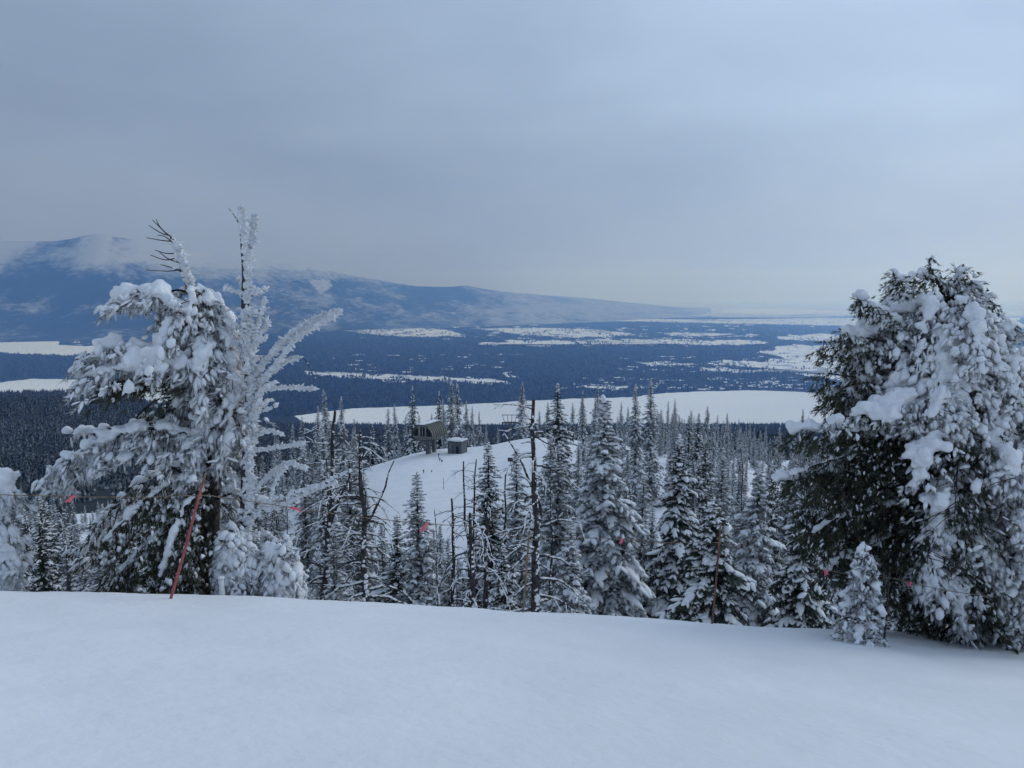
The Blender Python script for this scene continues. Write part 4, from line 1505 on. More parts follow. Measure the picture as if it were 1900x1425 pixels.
# B: rimed snag
B_ = Hero(455, 13.1, 102)
tb = B_.curve([(452, 1150), (455, 1000), (458, 900), (462, 800), (465, 740), (462, 680), (457, 620), (455, 560), (455, 505), (450, 450), (445, 386)], 44)
tr_b = np.interp(np.linspace(0, 1, 44), [0, .5, .8, 1], [.11, .085, .055, .018])
tube(B_.trunk, tb, tr_b, 9)
B_.rime(tb[:30], tr_b[:30], .011, (.04, .09), (.45, -.85, .2))
B_.rime(tb[:30], tr_b[:30], .020, (.04, .09), (.9, -.3, .2))
B_.rime(tb[30:], tr_b[30:], .009, (.035, .075), (.85, -.5, .2))
B_.rime(tb[10:30], tr_b[10:30], .05, (.03, .06), (-.7, -.5, .2))
SN = [  # pixel path, wood radius, rime size, amount
    ([(457, 512), (463, 470), (469, 432), (472, 402)], .035, (.03, .065), 1.6),
    ([(446, 420), (436, 402), (424, 386)], .012, (.012, .02), .15),
    ([(452, 660), (434, 628), (422, 600), (415, 572)], .03, (.03, .055), 1.4),
    ([(462, 640), (474, 612), (484, 580), (491, 552)], .03, (.025, .05), 1.2),
    ([(464, 655), (480, 628), (492, 605), (496, 590)], .028, (.028, .05), 1.3),
    ([(466, 705), (505, 655), (545, 618), (590, 592), (628, 580)], .035, (.028, .06), 1.7),
    ([(468, 722), (510, 680), (548, 630), (600, 596), (618, 588)], .03, (.028, .055), 1.5),
    ([(470, 728), (500, 695), (530, 672), (552, 664)], .028, (.025, .05), 1.5),
    ([(552, 664), (566, 668), (578, 690), (586, 702)], .008, (.01, .015), .1),
    ([(462, 720), (440, 705), (425, 698)], .025, (.03, .05), 1.3),
    ([(466, 735), (500, 722), (545, 720), (586, 722)], .022, (.025, .048), 1.6),
    ([(466, 745), (490, 720), (512, 708)], .02, (.02, .04), 1.3),
    ([(464, 770), (485, 750), (505, 742)], .02, (.02, .04), 1.0),
    ([(462, 800), (440, 775), (428, 755)], .025, (.03, .06), 1.3),
    ([(463, 815), (500, 800), (522, 806)], .022, (.022, .045), 1.2),
    ([(463, 836), (505, 832), (545, 826), (562, 822)], .02, (.022, .045), 1.4),
    ([(462, 925), (490, 890), (530, 862), (565, 868)], .03, (.03, .05), 1.5),
    ([(530, 866), (512, 890), (500, 930)], .022, (.025, .04), 1.2),
    ([(458, 985), (480, 940), (530, 918), (590, 900), (650, 872)], .024, (.02, .045), .6),
    ([(460, 950), (520, 938), (580, 910), (625, 895)], .022, (.022, .045), 1.0),
    ([(460, 870), (440, 850), (420, 838)], .025, (.03, .055), 1.2),
    ([(460, 905), (436, 900), (415, 910)], .025, (.03, .055), 1.2),
    ([(458, 960), (430, 975), (405, 1010)], .025, (.03, .055), 1.2),
    ([(458, 1000), (490, 990), (520, 1010)], .025, (.03, .055), 1.2),
]
for pts, wr, sz, am in SN:
    dy = B_.r.uniform(-.5, .5)
    c = B_.curve([(p[0], p[1], dy * i / max(len(pts) - 1, 1)) for i, p in enumerate(pts)], 14)
    rad = np.linspace(wr, wr * .35, 14)
    tube(B_.wood, c, rad, 6)
    sz = (sz[0] * 1.1, sz[1] * 1.15)
    B_.rime(c, rad, .018, sz, (.75, -.45, .25), am)
    B_.rime(c, rad, .022, sz, (.1, -.6, .8), am)
for k in range(30):
    t = B_.r.uniform(.12, .78)
    c0 = np.array([np.interp(t, np.linspace(0, 1, 44), tb[:, j]) for j in range(3)])
    a = B_.r.uniform(0, 6.283)
    L = B_.r.uniform(.15, .5)
    c = np.array([c0, c0 + np.array([math.cos(a), math.sin(a), .3]) * L * .5, c0 + np.array([math.cos(a), math.sin(a), .35]) * L])
    tube(B_.wood, c, [.02, .015, .008], 5)
    B_.rime(c, .02, .02, (.03, .06), (.6, -.4, .4), 1.0)
B_.done('rimed_snag', 'tall forked snag crusted all over with white rime beside the wind battered conifer', bark='deadwood', snow='rime', cat='dead tree', vox=0)

# C: big snow draped tree, right
C_ = Hero(1790, 15.2, 103)
tcc = C_.curve([(1800, 1200), (1798, 1100), (1792, 1000), (1786, 900), (1778, 800), (1768, 700), (1757, 600), (1748, 540), (1744, 505)], 40)
tube(C_.trunk, tcc, np.linspace(.24, .014, 40), 10)
c2 = C_.curve([(1850, 1200, .8), (1862, 1120, .7), (1880, 1050, .6), (1900, 980, .6), (1915, 900, .5)], 14)
tube(C_.trunk, c2, np.linspace(.15, .06, 14), 8)
LBY = [478, 500, 520, 560, 600, 640, 680, 720, 755, 790, 850, 900, 950, 1000, 1050, 1100, 1160]
LBX = [1720, 1660, 1640, 1575, 1545, 1540, 1530, 1540, 1560, 1500, 1490, 1470, 1480, 1500, 1560, 1630, 1680]
RBX = [1740, 1795, 1815, 1845, 1870, 1890, 1905, 1925, 1940, 1955, 1965, 1980, 1990, 1990, 1980, 1960, 1910]
ppm = F / 15.2
nl = 98
for k in range(nl):
    q = (k + .5) / nl
    py = 556 + (1120 - 556) * q ** .93
    tt = np.interp(py, [495, 1200], [1, 0])
    ctr = np.array([np.interp(1 - (1200 - py) / 705.0, [0, 1], [1, 0])])
    i = np.argmin(np.abs(proj(tcc + C_.org)[1] - py))
    c0 = tcc[i]
    px0 = proj(c0 + C_.org)[0][0]
    a = k * 2.39996 + C_.r.normal() * .2
    cx_, sx_ = math.cos(a), math.sin(a)
    ylow = min(py + (22 if py < 650 else 50), 1160)
    lft = (px0 - np.interp(ylow, LBY, LBX)) / ppm
    rgt = (np.interp(ylow, LBY, RBX) - px0) / ppm
    ex = lft if cx_ < 0 else rgt
    ey = .5 * (lft + rgt)
    L = 1 / math.hypot(cx_ / max(ex, .2), sx_ / max(ey, .2)) * C_.r.uniform(.72, 1.0)
    o_ = np.array([cx_, sx_, 0])
    dr = C_.r.uniform(.25, .5) * min(L, 1.6) + .15
    # branches begin rising, then the load bends them down
    pts = [c0, c0 + o_ * L * .4 + [0, 0, .10 * L], c0 + o_ * L * .78 + [0, 0, -.25 * dr], c0 + o_ * L + [0, 0, -dr]]
    low = -C_.org[2] * 0 + .35
    for p_ in pts:
        p_[2] = max(p_[2], .55)
    c = catmull(pts, 12)
    tube(C_.wood, c, np.linspace(.04 * (1.2 - .6 * (1 - q)), .008, 12), 5)
    lee = (cx_ < -.40) and py > 720 and sx_ < .75          # the sheltered left side carries little snow
    top = py < 640
    if lee:
        C_.sprigs(c, int(60 + 75 * L), .75, .38, .22, size=(.15, .26), lump=(.022, .05))
        if C_.r.uniform() < .4:
            C_.cushion(c[5:], [.05, .08, .06], .7)
    else:
        m = .075 + .05 * C_.r.uniform() + (.02 if L > 1.2 else 0)
        C_.cushion(c[2:], [m * .6, m, m * 1.25, m * .9], .85, wid=1.25)
        C_.sprigs(c, int(46 + 64 * L), .55, .34, .92, size=(.11, .20), lump=(.035, .095))
EXP = [  # boughs that show singly: path, cushion, sprigs, psnow
    ([(1757, 640, 0), (1690, 610, -.4), (1630, 570, -.6), (1592, 552, -.6)], [.10, .16, .18, .10], 110, .6),
    ([(1760, 660, 0), (1680, 640, -.3), (1600, 625, -.4), (1556, 610, -.4)], [.08, .12, .14, .08], 130, .5),
    ([(1765, 690, 0), (1680, 670, -.2), (1590, 650, -.2), (1528, 632, -.2)], [.06, .08, .08, .04], 110, .35),
    ([(1770, 730, 0), (1680, 715, -.3), (1590, 700, -.4), (1520, 690, -.4)], [.08, .10, .10, .06], 150, .35),
    ([(1772, 760, 0), (1690, 745, -.3), (1600, 735, -.4), (1530, 728, -.4)], [.08, .10, .08, .06], 160, .25),
    ([(1778, 770, 0), (1720, 745, -.9), (1650, 748, -1.2), (1590, 768, -1.3), (1532, 782, -1.3)], [.14, .24, .24, .17, .08], 70, .6),
    ([(1780, 800, 0), (1680, 790, -.5), (1570, 795, -.8), (1462, 795, -.9)], [.05, .06, .07, .10], 200, .10),
    ([(1782, 850, 0), (1670, 840, -.5), (1560, 850, -.8), (1470, 880, -.9)], [.03, .05, .06, .10], 220, .08),
    ([(1784, 900, 0), (1670, 880, -.4), (1550, 870, -.6), (1436, 893, -.7)], [.03, .05, .12, .10], 200, .08),
    ([(1786, 930, 0), (1680, 930, -.5), (1580, 950, -.8), (1500, 990, -.9)], [.03, .04, .04, .05], 240, .08),
    ([(1788, 980, 0), (1690, 985, -.5), (1600, 1015, -.8), (1530, 1055, -.9)], [.03, .05, .06, .06], 240, .15),
    ([(1790, 1030, 0), (1700, 1035, -.5), (1630, 1065, -.8), (1580, 1100, -.8)], [.03, .04, .04, .04], 200, .15),
    ([(1782, 790, 0), (1750, 790, -1.3), (1722, 840, -1.7), (1695, 905, -1.8)], [.10, .18, .21, .13], 60, .8),
    ([(1785, 880, 0), (1765, 905, -1.4), (1745, 945, -1.8), (1732, 1000, -1.9)], [.10, .22, .25, .16], 70, .8),
    ([(1790, 960, 0), (1755, 1005, -1.5), (1732, 1050, -1.9), (1718, 1115, -1.95)], [.08, .15, .18, .10], 90, .85),
    ([(1790, 1000, 0), (1785, 1060, -1.4), (1775, 1110, -1.7), (1785, 1165, -1.7)], [.06, .10, .11, .08], 100, .8),
    ([(1775, 700, 0), (1775, 730, -1.1), (1785, 790, -1.4), (1770, 850, -1.5)], [.12, .17, .17, .10], 60, .75),
    ([(1765, 640, 0), (1755, 660, -.9), (1760, 710, -1.2), (1745, 760, -1.3)], [.10, .16, .16, .10], 60, .7),
    ([(1750, 560, 0), (1725, 560, -.6), (1712, 610, -.9), (1705, 680, -1.0)], [.08, .14, .15, .10], 70, .7),
    ([(1745, 520, 0), (1700, 510, -.3), (1668, 520, -.4), (1655, 500, -.4)], [.07, .12, .13, .06], 70, .55),
    ([(1745, 530, 0), (1728, 505, -.2), (1724, 480, -.2)], [.06, .07, .05], 50, .45),
    ([(1748, 540, 0), (1775, 520, -.2), (1788, 490, -.2)], [.08, .10, .06], 60, .6),
    ([(1750, 560, 0), (1790, 540, -.3), (1812, 525, -.3)], [.08, .12, .07], 60, .7),
    ([(1758, 620, 0), (1805, 590, -.3), (1828, 560, -.3), (1832, 545, -.3)], [.07, .09, .08, .05], 70, .55),
    ([(1765, 670, 0), (1830, 640, -.3), (1870, 610, -.4), (1888, 605, -.4)], [.08, .11, .11, .06], 90, .65),
    ([(1780, 800, 0), (1830, 790, -1.2), (1860, 850, -1.5), (1868, 930, -1.5)], [.10, .17, .18, .12], 80, .8),
    ([(1785, 880, 0), (1840, 890, -1.1), (1880, 950, -1.4), (1890, 1040, -1.4)], [.10, .16, .17, .12], 90, .8),
    ([(1790, 960, 0), (1830, 990, -1.3), (1850, 1050, -1.5), (1850, 1120, -1.5)], [.07, .12, .13, .09], 110, .75),
    ([(1796, 1060, 0), (1840, 1090, -1.0), (1850, 1130, -1.2), (1855, 1165, -1.2)], [.03, .05, .04], 90, .3),
]
for pts, cu, nn, ps in EXP:
    lo_ = ps < .4
    up_ = pts[-1][1] < 640
    C_.limb(pts, .04, [x * (.66 if up_ else .82) for x in cu], int(nn * 1.3), .6 if lo_ else .42, .36 if lo_ else .24, ps * (.7 if up_ else .9), size=(.15, .26) if lo_ else (.11, .20), lump=(.022, .05) if lo_ else (.03, .08), wid=1.3)
C_.done('snow_draped_conifer', 'big conifer at right draped in heavy snow with dark bare underside on its left', vox=.034, rough=.034)

# small snowy sapling at the foot of the big right tree
D_ = Hero(1603, 12.6, 104)
D_.org[2] = float(H(D_.org[0], D_.org[1])) - .1
base_z = 0.0
topz = at(1606, 1012, 12.6)[2] - D_.org[2]
tube(D_.trunk, np.array([[0, 0, 0], [.01, 0, topz * .5], [.03, 0, topz]]), [.035, .022, .008], 6)
for k in range(44):
    q = (k + .5) / 44
    z = .12 + (topz - .16) * q
    a = k * 2.4
    L = (.42 * (1 - q) ** .8 + .07) * D_.r.uniform(.75, 1.15)
    o_ = np.array([math.cos(a), math.sin(a), 0])
    c0 = np.array([.02 * q, 0, z])
    c = catmull([c0, c0 + o_ * L * .6 + [0, 0, .02], c0 + o_ * L + [0, 0, -.22 * L - .03]], 8)
    tube(D_.wood, c, np.linspace(.012, .004, 8), 4)
    if D_.r.uniform() < .75:
        D_.cushion(c[2:], [.03, .055, .045], .8, wid=1.5)
    D_.sprigs(c, 9, .18, .05, .5, size=(.09, .15), lump=(.025, .05))
D_.done('fir_sapling', 'small snow covered fir sapling in front of the big right tree', needle='needle', vox=.016, rough=.006)

# snow plastered tree at the left edge of the picture
E_ = Hero(-6, 12.6, 105)
te = E_.curve([(-6, 1140), (-4, 1050), (-8, 970), (-4, 900)], 14)
tube(E_.trunk, te, np.linspace(.10, .04, 14), 7)
for pts, cu in (([(-6, 990), (0, 930, -.3), (8, 905, -.4), (34, 918, -.4)], [.12, .20, .19, .10]), ([(-6, 960), (0, 950, -.3), (4, 985, -.4)], [.14, .18, .12]),
                ([(-6, 990), (8, 1000, -.3), (26, 1030, -.4), (34, 1046, -.4)], [.12, .16, .14, .09]), ([(-6, 1010), (-4, 1050, -.4), (0, 1095, -.5)], [.16, .20, .20]),
                ([(-6, 1030), (10, 1060, -.3), (14, 1095, -.3)], [.10, .15, .15]), ([(-6, 930), (-40, 940, -.3), (-70, 990, -.3)], [.14, .2, .14]), ([(-8, 980), (-50, 1010, -.2), (-80, 1070, -.2)], [.14, .2, .14])):
    E_.limb([(q_[0] - 8, *q_[1:]) for q_ in pts], .03, [x_ * .8 for x_ in cu], 50, .3, .15, .85, wid=1.4, lump=(.05, .09))
E_.done('snow_plastered_tree', 'small tree plastered thick with snow, cut off by the left picture edge')


# snow buried shrubs at the foot of the snag
def shrub(px, pt, wpx, Yd, seed, name, label):
    S = Hero(px, Yd, seed)
    zt = at(px, pt, Yd)[2] - S.org[2]
    w = wpx / F * Yd * .5
    tube(S.trunk, np.array([[0, 0, 0], [.02, 0, zt * .5], [0, 0, zt * .9]]), [.05, .035, .015], 6)
    for k in range(34):
        q = (k + .5) / 34
        a = k * 2.4
        z = zt * (.18 + .76 * q)
        L = w * math.sin(math.pi * min(.95, .30 + .62 * q)) ** .6 * S.r.uniform(.6, 1.0)
        o_ = np.array([math.cos(a), math.sin(a), 0])
        c0 = np.array([0, 0, z])
        c = catmull([c0, c0 + o_ * L * .6 + [0, 0, .04], c0 + o_ * L + [0, 0, -.10], c0 + o_ * L * 1.02 + [0, 0, -.28]], 9)
        tube(S.wood, c, np.linspace(.015, .005, 9), 4)
        S.cushion(c[3:], [.04, .065, .05], .8, wid=1.3)
        S.sprigs(c, 34, .22, .20, .9, size=(.10, .17), lump=(.03, .06))
    S.done(name, label, snow='rime', vox=.027)


shrub(434, 975, 82, 12.7, 106, 'snowy_shrub', 'rounded snow smothered shrub at the foot of the rimed snag, left one of two')
shrub(518, 1000, 84, 12.9, 107, 'snowy_shrub', 'lumpy rime covered shrub at the foot of the rimed snag, right one of two')
S_ = Buf()
st = at(411, 1100, 12.2)
zg = float(H(st[0], 12.2)) - .1
sh = at(411, 1072, 12.2)[2] - zg
tube(S_, [(0, 0, 0), (.01, 0, sh * .5), (0, .01, sh)], [.05, .045, .042], 8)
o = link('stump', None, None, (st[0], 12.2, zg))
tag(o, 'short pale snow crusted stump beside the left snowy shrub', 'stump')
link('stem', S_.mesh('stem', M['rime']), o)
S_ = Buf()
stamp(S_, LUMP1, LUMP1_F, np.array([(0, 0, sh)]), np.eye(3)[None], np.array([(.06, .06, .03)]), np.random.default_rng(1))
link('snow_cap', S_.mesh('snow_cap', M['tree_snow']), o)


# ------------------------------------------------------------------ rope line with poles and flags
def fence_Y(px):
    return float(np.interp(px, [-100, 317, 1320, 1640, 1900], [9.6, 10.5, 13.2, 12.75, 12.4]))


def pole(px0, py0, px1, py1, wpx, mat, label, tip=None, name='rope_pole'):
    Yd = fence_Y(px0)
    p0 = at(px0, py0, Yd)
    zg = float(H(p0[0], Yd))
    p0[2] = zg
    p1 = at(px1, py1, Yd + .05)
    rad = .5 * wpx / F * Yd
    o = link(name, None, None, p0)
    tag(o, label, 'pole', 'poles carrying the rope line')
    d = p1 - p0
    bb = Buf()
    ts = np.linspace(-.12, .93 if tip else 1.0, 12)
    nodes = 1 + .12 * (np.arange(12) % 3 == 0)
    tube(bb, d[None] * ts[:, None] + np.array([0, 0, 0]) + np.stack([.006 * np.sin(ts * 5), 0 * ts, 0 * ts], -1), rad * np.linspace(1.05, .85, 12) * nodes, 8)
    link('shaft', bb.mesh('shaft', M[mat]), o)
    if tip:
        bb = Buf()
        ts = np.linspace(.925, 1.0, 4)
        tube(bb, d[None] * ts[:, None] + np.stack([.006 * np.sin(ts * 5), 0 * ts, 0 * ts], -1), rad * .86, 8)
        link('tip', bb.mesh('tip', M[tip]), o)
    return o


pole(317, 1112, 382, 878, 5.6, 'pole_red', 'leaning faded red pole in front of the wind battered conifer', 'rope')
pole(970, 1125, 983, 985, 4.0, 'rope', 'thin weathered pole beside the thick black dead trunk')
pole(1321, 1159, 1338, 972, 3.8, 'pole_brown', 'thin red brown pole in front of the snow capped short fir', 'rope')
pole(1640, 1192, 1651, 1062, 4.0, 'pole_dark', 'thin dark pole just right of the small fir sapling')

ROPE = [(-80, 915), (0, 918), (135, 921), (260, 923), (372, 919), (460, 930), (547, 943), (650, 957), (790, 972), (880, 978), (981, 1000), (1060, 998), (1152, 1000), (1240, 1007), (1336, 1007), (1400, 1026), (1470, 1044), (1533, 1058), (1600, 1068), (1650, 1072), (1692, 1082), (1770, 1098), (1850, 1108)]
rp3 = catmull([at(p[0], p[1], fence_Y(p[0])) for p in ROPE], 220)
bb = Buf()
org = rp3[0].copy()
wob = np.random.default_rng(3).normal(size=(220, 3)) * .003
tube(bb, rp3 - org + wob, .0065, 5)
o = link('rope', bb.mesh('rope', M['rope']), None, org)
tag(o, 'thin tan boundary rope strung from pole to pole above the crest', 'rope')


def flag(px, py, ang, Lpx, seed, label):
    r = np.random.default_rng(seed)
    Yd = fence_Y(px) - .012
    p = at(px, py, Yd)
    L = Lpx / F * Yd
    o = link('flag_ribbon', None, None, p)
    tag(o, label, 'flag', 'pink ribbons tied on the rope')
    bb = Buf()
    v, f = icosphere(1)
    bb.add(v * np.array([.016, .014, .016]), f)
    link('knot', bb.mesh('knot', M['flag']), o)
    for s in (0, 1):
        bb = Buf()
        n = 7
        t = np.linspace(0, 1, n)
        a = math.radians(ang) + (.22 if s else -.1)
        L2 = L * (1.0 if s == 0 else .75)
        cx = np.cos(a) * L2 * t
        cz = np.sin(a) * L2 * t + .012 * np.sin(t * 5 + s)
        cy = .02 * np.sin(t * 4 + s * 2) - .012 * s
        w = .034 * (1 - .25 * t) * r.uniform(.9, 1.1)
        nx, nz = -np.sin(a), np.cos(a)
        V_ = []
        for e in (-1, 1):
            for dpt in (-.002, .002):
                V_.append(np.stack([cx + nx * e * w * .5, cy + dpt, cz + nz * e * w * .5], -1))
        V_ = np.concatenate(V_)
        F_ = []
        for (a0, b0) in ((0, 1), (1, 3), (3, 2), (2, 0)):
            for i in range(n - 1):
                q0, q1, q2, q3 = a0 * n + i, b0 * n + i, b0 * n + i + 1, a0 * n + i + 1
                F_ += [(q0, q1, q2), (q0, q2, q3)]
        bb.add(V_, F_)
        link('tail', bb.mesh('tail', M['flag'], False), o)


flag(137, 921, 215, 18, 1, 'pink ribbon on the rope left of the wind battered conifer')
flag(540, 943, -8, 22, 2, 'pink ribbon on the rope in front of the rimed snag')
flag(793, 972, 228, 20, 3, 'pink ribbon on the rope before the upright glade fir')
flag(1154, 1000, 250, 9, 4, 'pink ribbon on the rope before the tallest centre fir')
flag(1533, 1058, 265, 10, 5, 'pink ribbon on the rope before dark boughs left of the sapling')
flag(1690, 1082, 200, 8, 6, 'pink ribbon on the rope right of the sapling, under snow draped boughs')


# ------------------------------------------------------------------ lift station on the knoll
LY_ = 214.0
lp = at(797, 832, LY_)
lz = float(H(lp[0], LY_))
lift = link('lift_station', None, None, (lp[0], LY_, lz))
lift.rotation_euler.z = math.radians(-24)
tag(lift, 'barrel roofed lift station on a post at the top of the open glade', 'lift station')
W_, HA, LEN = 3.25, 3.7, 8.2
zf = at(797, 809, LY_)[2] - lz
NA = 25
ang = np.linspace(0, math.pi, NA)


def arch(w, h, y, z0=0.0):
    return np.stack([np.cos(ang) * w, np.full(NA, y), z0 + np.sin(ang) ** .85 * h], -1)


def shell(buf, w, h, y0, y1, th):
    r_ = [arch(w, h, y0, zf), arch(w, h, y1, zf), arch(w - th, h - th, y0, zf), arch(w - th, h - th, y1, zf)]
    v = np.concatenate(r_)
    f = []
    for a, c in ((0, 1), (3, 2), (2, 0), (1, 3)):
        for i in range(NA - 1):
            p, q = a * NA + i, c * NA + i
            f += [(p, p + 1, q + 1), (p, q + 1, q)]
    buf.add(v, f)


bb = Buf()
shell(bb, W_, HA, -LEN / 2, LEN / 2, .18)
roof = link('roof', bb.mesh('roof', M['lift_green'], False), lift)
for i in range(8):
    y0 = -LEN / 2 - .03 + i * (LEN - .35) / 7
    bb = Buf()
    shell(bb, W_ + .16, HA + .16, y0, y0 + .42, .10)
    link('rib', bb.mesh('rib', M['lift_rib'], False), roof)
bb = Buf()
for y in np.linspace(-LEN / 2 + .2, LEN / 2 - .2, 16):
    stamp(bb, LUMP1, LUMP1_F, np.array([(-.3, y, zf + HA + .12)]), np.eye(3)[None], np.array([(1.3, .55, .17)]), rng)
link('roof_snow', bb.mesh('roof_snow', M['tree_snow']), roof)
for yy_, nm in ((-LEN / 2 + .35, 'front_wall'), (LEN / 2 - .35, 'rear_wall')):
    bb = Buf()
    a1 = arch(W_ - .2, HA - .2, yy_, zf)
    a2 = arch(W_ - .2, HA - .2, yy_ + .12, zf)
    v = np.concatenate([a1, a2, [(0, yy_, zf)], [(0, yy_ + .12, zf)]])
    f = [(2 * NA, i + 1, i) for i in range(NA - 1)] + [(2 * NA + 1, NA + i, NA + i + 1) for i in range(NA - 1)]
    bb.add(v, f)
    wall = link(nm, bb.mesh(nm, M['lift_pale'], False), lift)
    if nm == 'front_wall':
        for (x0, x1) in ((-2.75, -1.25), (-.62, -.12), (.18, .78), (1.2, 2.75)):
            bb = Buf()
            xs = np.linspace(x0, x1, 9)
            th_ = np.arccos(np.clip(xs / (W_ - .2), -1, 1))
            tops = zf + np.sin(th_) ** .85 * (HA - .2) - .32
            bot = zf + .55
            tops = np.maximum(tops, bot + .02)
            v = np.concatenate([np.stack([xs, np.full(9, yy_ - .04), np.full(9, bot)], -1), np.stack([xs, np.full(9, yy_ - .04), tops], -1),
                                np.stack([xs, np.full(9, yy_ + .02), np.full(9, bot)], -1), np.stack([xs, np.full(9, yy_ + .02), tops], -1)])
            f = []
            for i in range(8):
                f += [(i, i + 1, 10 + i), (i, 10 + i, 9 + i), (18 + i, 27 + i, 28 + i), (18 + i, 28 + i, 19 + i), (9 + i, 10 + i, 28 + i), (9 + i, 28 + i, 27 + i)]
            bb.add(v, f)
            link('window', bb.mesh('window', M['glass'], False), wall)
bb = Buf()
na, nb_ = 28, 6
aa = np.linspace(0, 2 * math.pi, na, endpoint=False)
V_ = []
for j in range(nb_):
    ph = j / (nb_ - 1) * math.pi / 2
    V_.append(np.stack([np.cos(aa) * 3.45 * math.cos(ph * .96), -1.2 + np.sin(aa) * 3.9 * math.cos(ph * .96), np.full(na, zf - .05 - .85 * math.sin(ph))], -1))
V_ = np.concatenate(V_ + [np.array([[0, -1.2, zf - .04]])])
F_ = []
for j in range(nb_ - 1):
    for i in range(na):
        p, q = j * na + i, j * na + (i + 1) % na
        F_ += [(p, q + na, q), (p, p + na, q + na)]
F_ += [(na * nb_, i, (i + 1) % na) for i in range(na)]
bb.add(V_, F_)
link('underside_pan', bb.mesh('underside_pan', M['lift_pale']), lift)
bb = Buf()
tube(bb, np.stack([np.cos(np.append(aa, 0)) * 3.52, -1.2 + np.sin(np.append(aa, 0)) * 3.97, np.full(na + 1, zf - .32)], -1), .13, 5, False)
link('rim', bb.mesh('rim', M['lift_green']), lift)
for xx, yy_, w in ((.0, -.6, 1.1), (.2, 2.2, .9)):
    bb = Buf()
    box(bb, (xx, yy_, (zf - .5) / 2 - .4), (w, w, zf + .3))
    link('post', bb.mesh('post', M['steel'], False), lift)

sp_ = at(849, 838, 212)
sz_ = float(H(sp_[0], 212))
shed = link('shed', None, None, (sp_[0], 212, sz_ - .2))
shed.rotation_euler.z = math.radians(-24)
tag(shed, 'grey board shed with snow on its roof beside the lift station', 'shed')
bb = Buf()
box(bb, (0, 0, 1.75), (4.2, 3.4, 3.7))
wl_ = link('wall', bb.mesh('wall', M['board'], False), shed)
for i in range(9):
    bb = Buf()
    box(bb, (-2.0 + i * .5, -1.74, 1.75), (.12, .06, 3.6))
    link('batten', bb.mesh('batten', M['steel'], False), wl_)
for x0, w, h, m in ((-1.25, .55, 1.6, 'lift_pale'), (.9, .8, 2.2, 'glass')):
    bb = Buf()
    box(bb, (x0, -1.79, 1.1 + h / 2 - (1.0 if m == 'glass' else -.3)), (w, .06, h))
    link('door' if m == 'glass' else 'shutter', bb.mesh('door', M[m], False), wl_)
bb = Buf()
box(bb, (0, 0, 3.68), (4.7, 4.0, .16))
rf = link('roof', bb.mesh('roof', M['steel'], False), shed)
bb = Buf()
r = np.random.default_rng(8)
gx, gy = np.meshgrid(np.linspace(-1.9, 1.9, 7), np.linspace(-1.6, 1.6, 6))
pp = np.stack([gx.ravel(), gy.ravel(), np.full(gx.size, 3.85)], -1)
stamp(bb, LUMP1, LUMP1_F, pp, np.repeat(np.eye(3)[None], len(pp), 0), np.stack([r.uniform(.4, .6, len(pp)), r.uniform(.4, .6, len(pp)), r.uniform(.2, .34, len(pp))], -1), r)
link('roof_snow', bb.mesh('roof_snow', M['tree_snow']), rf)

# lift tower beyond the knoll
tw_ = at(946, 770, 262)
tz = float(H(tw_[0], 262))
th_ = tw_[2] - tz
tower = link('lift_tower', None, None, (tw_[0], 262, tz))
tag(tower, 'steel lift tower with trapezoid crossarm frame standing over the knoll', 'lift tower')
bb = Buf()
tube(bb, [(0, 0, -.5), (0, 0, th_ * .5), (0, 0, th_ - 2.4)], [.45, .4, .36], 10)
link('mast', bb.mesh('mast', M['steel']), tower)
bb = Buf()
tube(bb, [(-2.7, 0, th_), (2.6, 0, th_)], .12, 6)
tube(bb, [(-1.9, 0, th_ - 2.35), (2.0, 0, th_ - 2.35)], .12, 6)
for x0, x1 in ((-2.5, -1.8), (2.4, 1.8), (-.8, -.6), (.7, .6)):
    tube(bb, [(x0, 0, th_), (x1, 0, th_ - 2.35)], .10, 6)
link('maintenance_frame', bb.mesh('maintenance_frame', M['steel']), tower)
bb = Buf()
box(bb, (0, 0, th_ - 2.65), (5.4, .5, .45))
link('crossarm', bb.mesh('crossarm', M['steel'], False), tower)
for s in (-2.4, 2.4):
    bb = Buf()
    box(bb, (s, 0, th_ - 3.05), (.35, 2.6, .35))
    link('sheave_train', bb.mesh('sheave_train', M['steel'], False), tower)


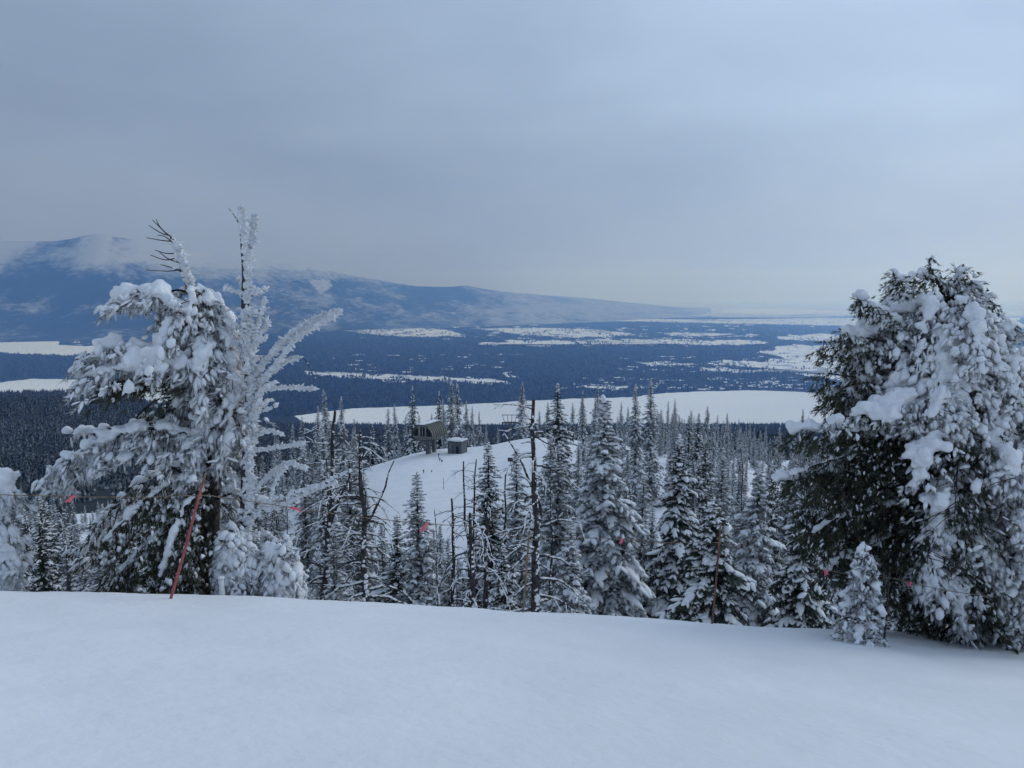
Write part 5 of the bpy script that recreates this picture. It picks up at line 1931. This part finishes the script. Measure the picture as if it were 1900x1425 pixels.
# markers standing on the glade
def marker(px, py, hpx, label, wide=.16, board=0.0, group='small markers on the glade'):
    d = np.linspace(100, 235, 500)
    pts = np.array([at(px, py, y) for y in d])
    g = H(pts[:, 0], pts[:, 1]) - pts[:, 2]
    i = int(np.argmax(g > 0)) if (g > 0).any() else int(np.argmin(np.abs(g)))
    p = pts[i]
    p[2] = float(H(p[0], p[1]))
    h = hpx / F * p[1]
    o = link('marker_post', None, None, p)
    tag(o, label, 'marker', group)
    bb = Buf()
    tube(bb, [(0, 0, -.2), (.01, 0, h * .5), (0, 0, h)], [wide * .5, wide * .45, wide * .4], 6)
    link('stake', bb.mesh('stake', M['pole_dark']), o)
    if board:
        bb = Buf()
        box(bb, (0, -.12, h - board * .35), (board, .08, board * .75))
        link('board', bb.mesh('board', M['pole_dark'], False), o)


marker(823, 908, 22, 'tall thin stake standing alone in the middle of the glade', .12)
marker(814, 850, 9, 'dark marker nearest the lift station post on the glade', .22, .4)
marker(816, 855, 5, 'low dark marker between two others below the lift station', .25, .4)
marker(820, 857, 4, 'lowest of three dark markers right below the lift station', .3, .4)
marker(786, 878, 6, 'small dark marker left of the stake on the glade', .25, .35)
marker(801, 876, 3, 'tiny dark marker between the stake and its left neighbour', .25, .3)
marker(734, 850, 8, 'faint thin stake at the left edge of the knoll', .10)
marker(947, 862, 13, 'dark square board on a post at the right side of the glade', .18, 1.3)

# ------------------------------------------------------------------ the air
hz = Buf()
box(hz, (0, 30500, (1520 - 713.5) / 2.0), (132000, 67000, 1520 + 713.5))
hm = bpy.data.materials.new('haze')
hm.use_nodes = True
hn = hm.node_tree.nodes
hn.clear()
ho = hn.new('ShaderNodeOutputMaterial')
pv = hn.new('ShaderNodeVolumePrincipled')
pv.inputs['Color'].default_value = (*HAZE_COLOR, 1)
pv.inputs['Density'].default_value = HAZE_DENSITY
pv.inputs['Absorption Color'].default_value = (1, 1, 1, 1)
pv.inputs['Anisotropy'].default_value = 0.55
hm.node_tree.links.new(pv.outputs[0], ho.inputs['Volume'])
tag(link('haze', hz.mesh('haze', hm, False)), kind='stuff')
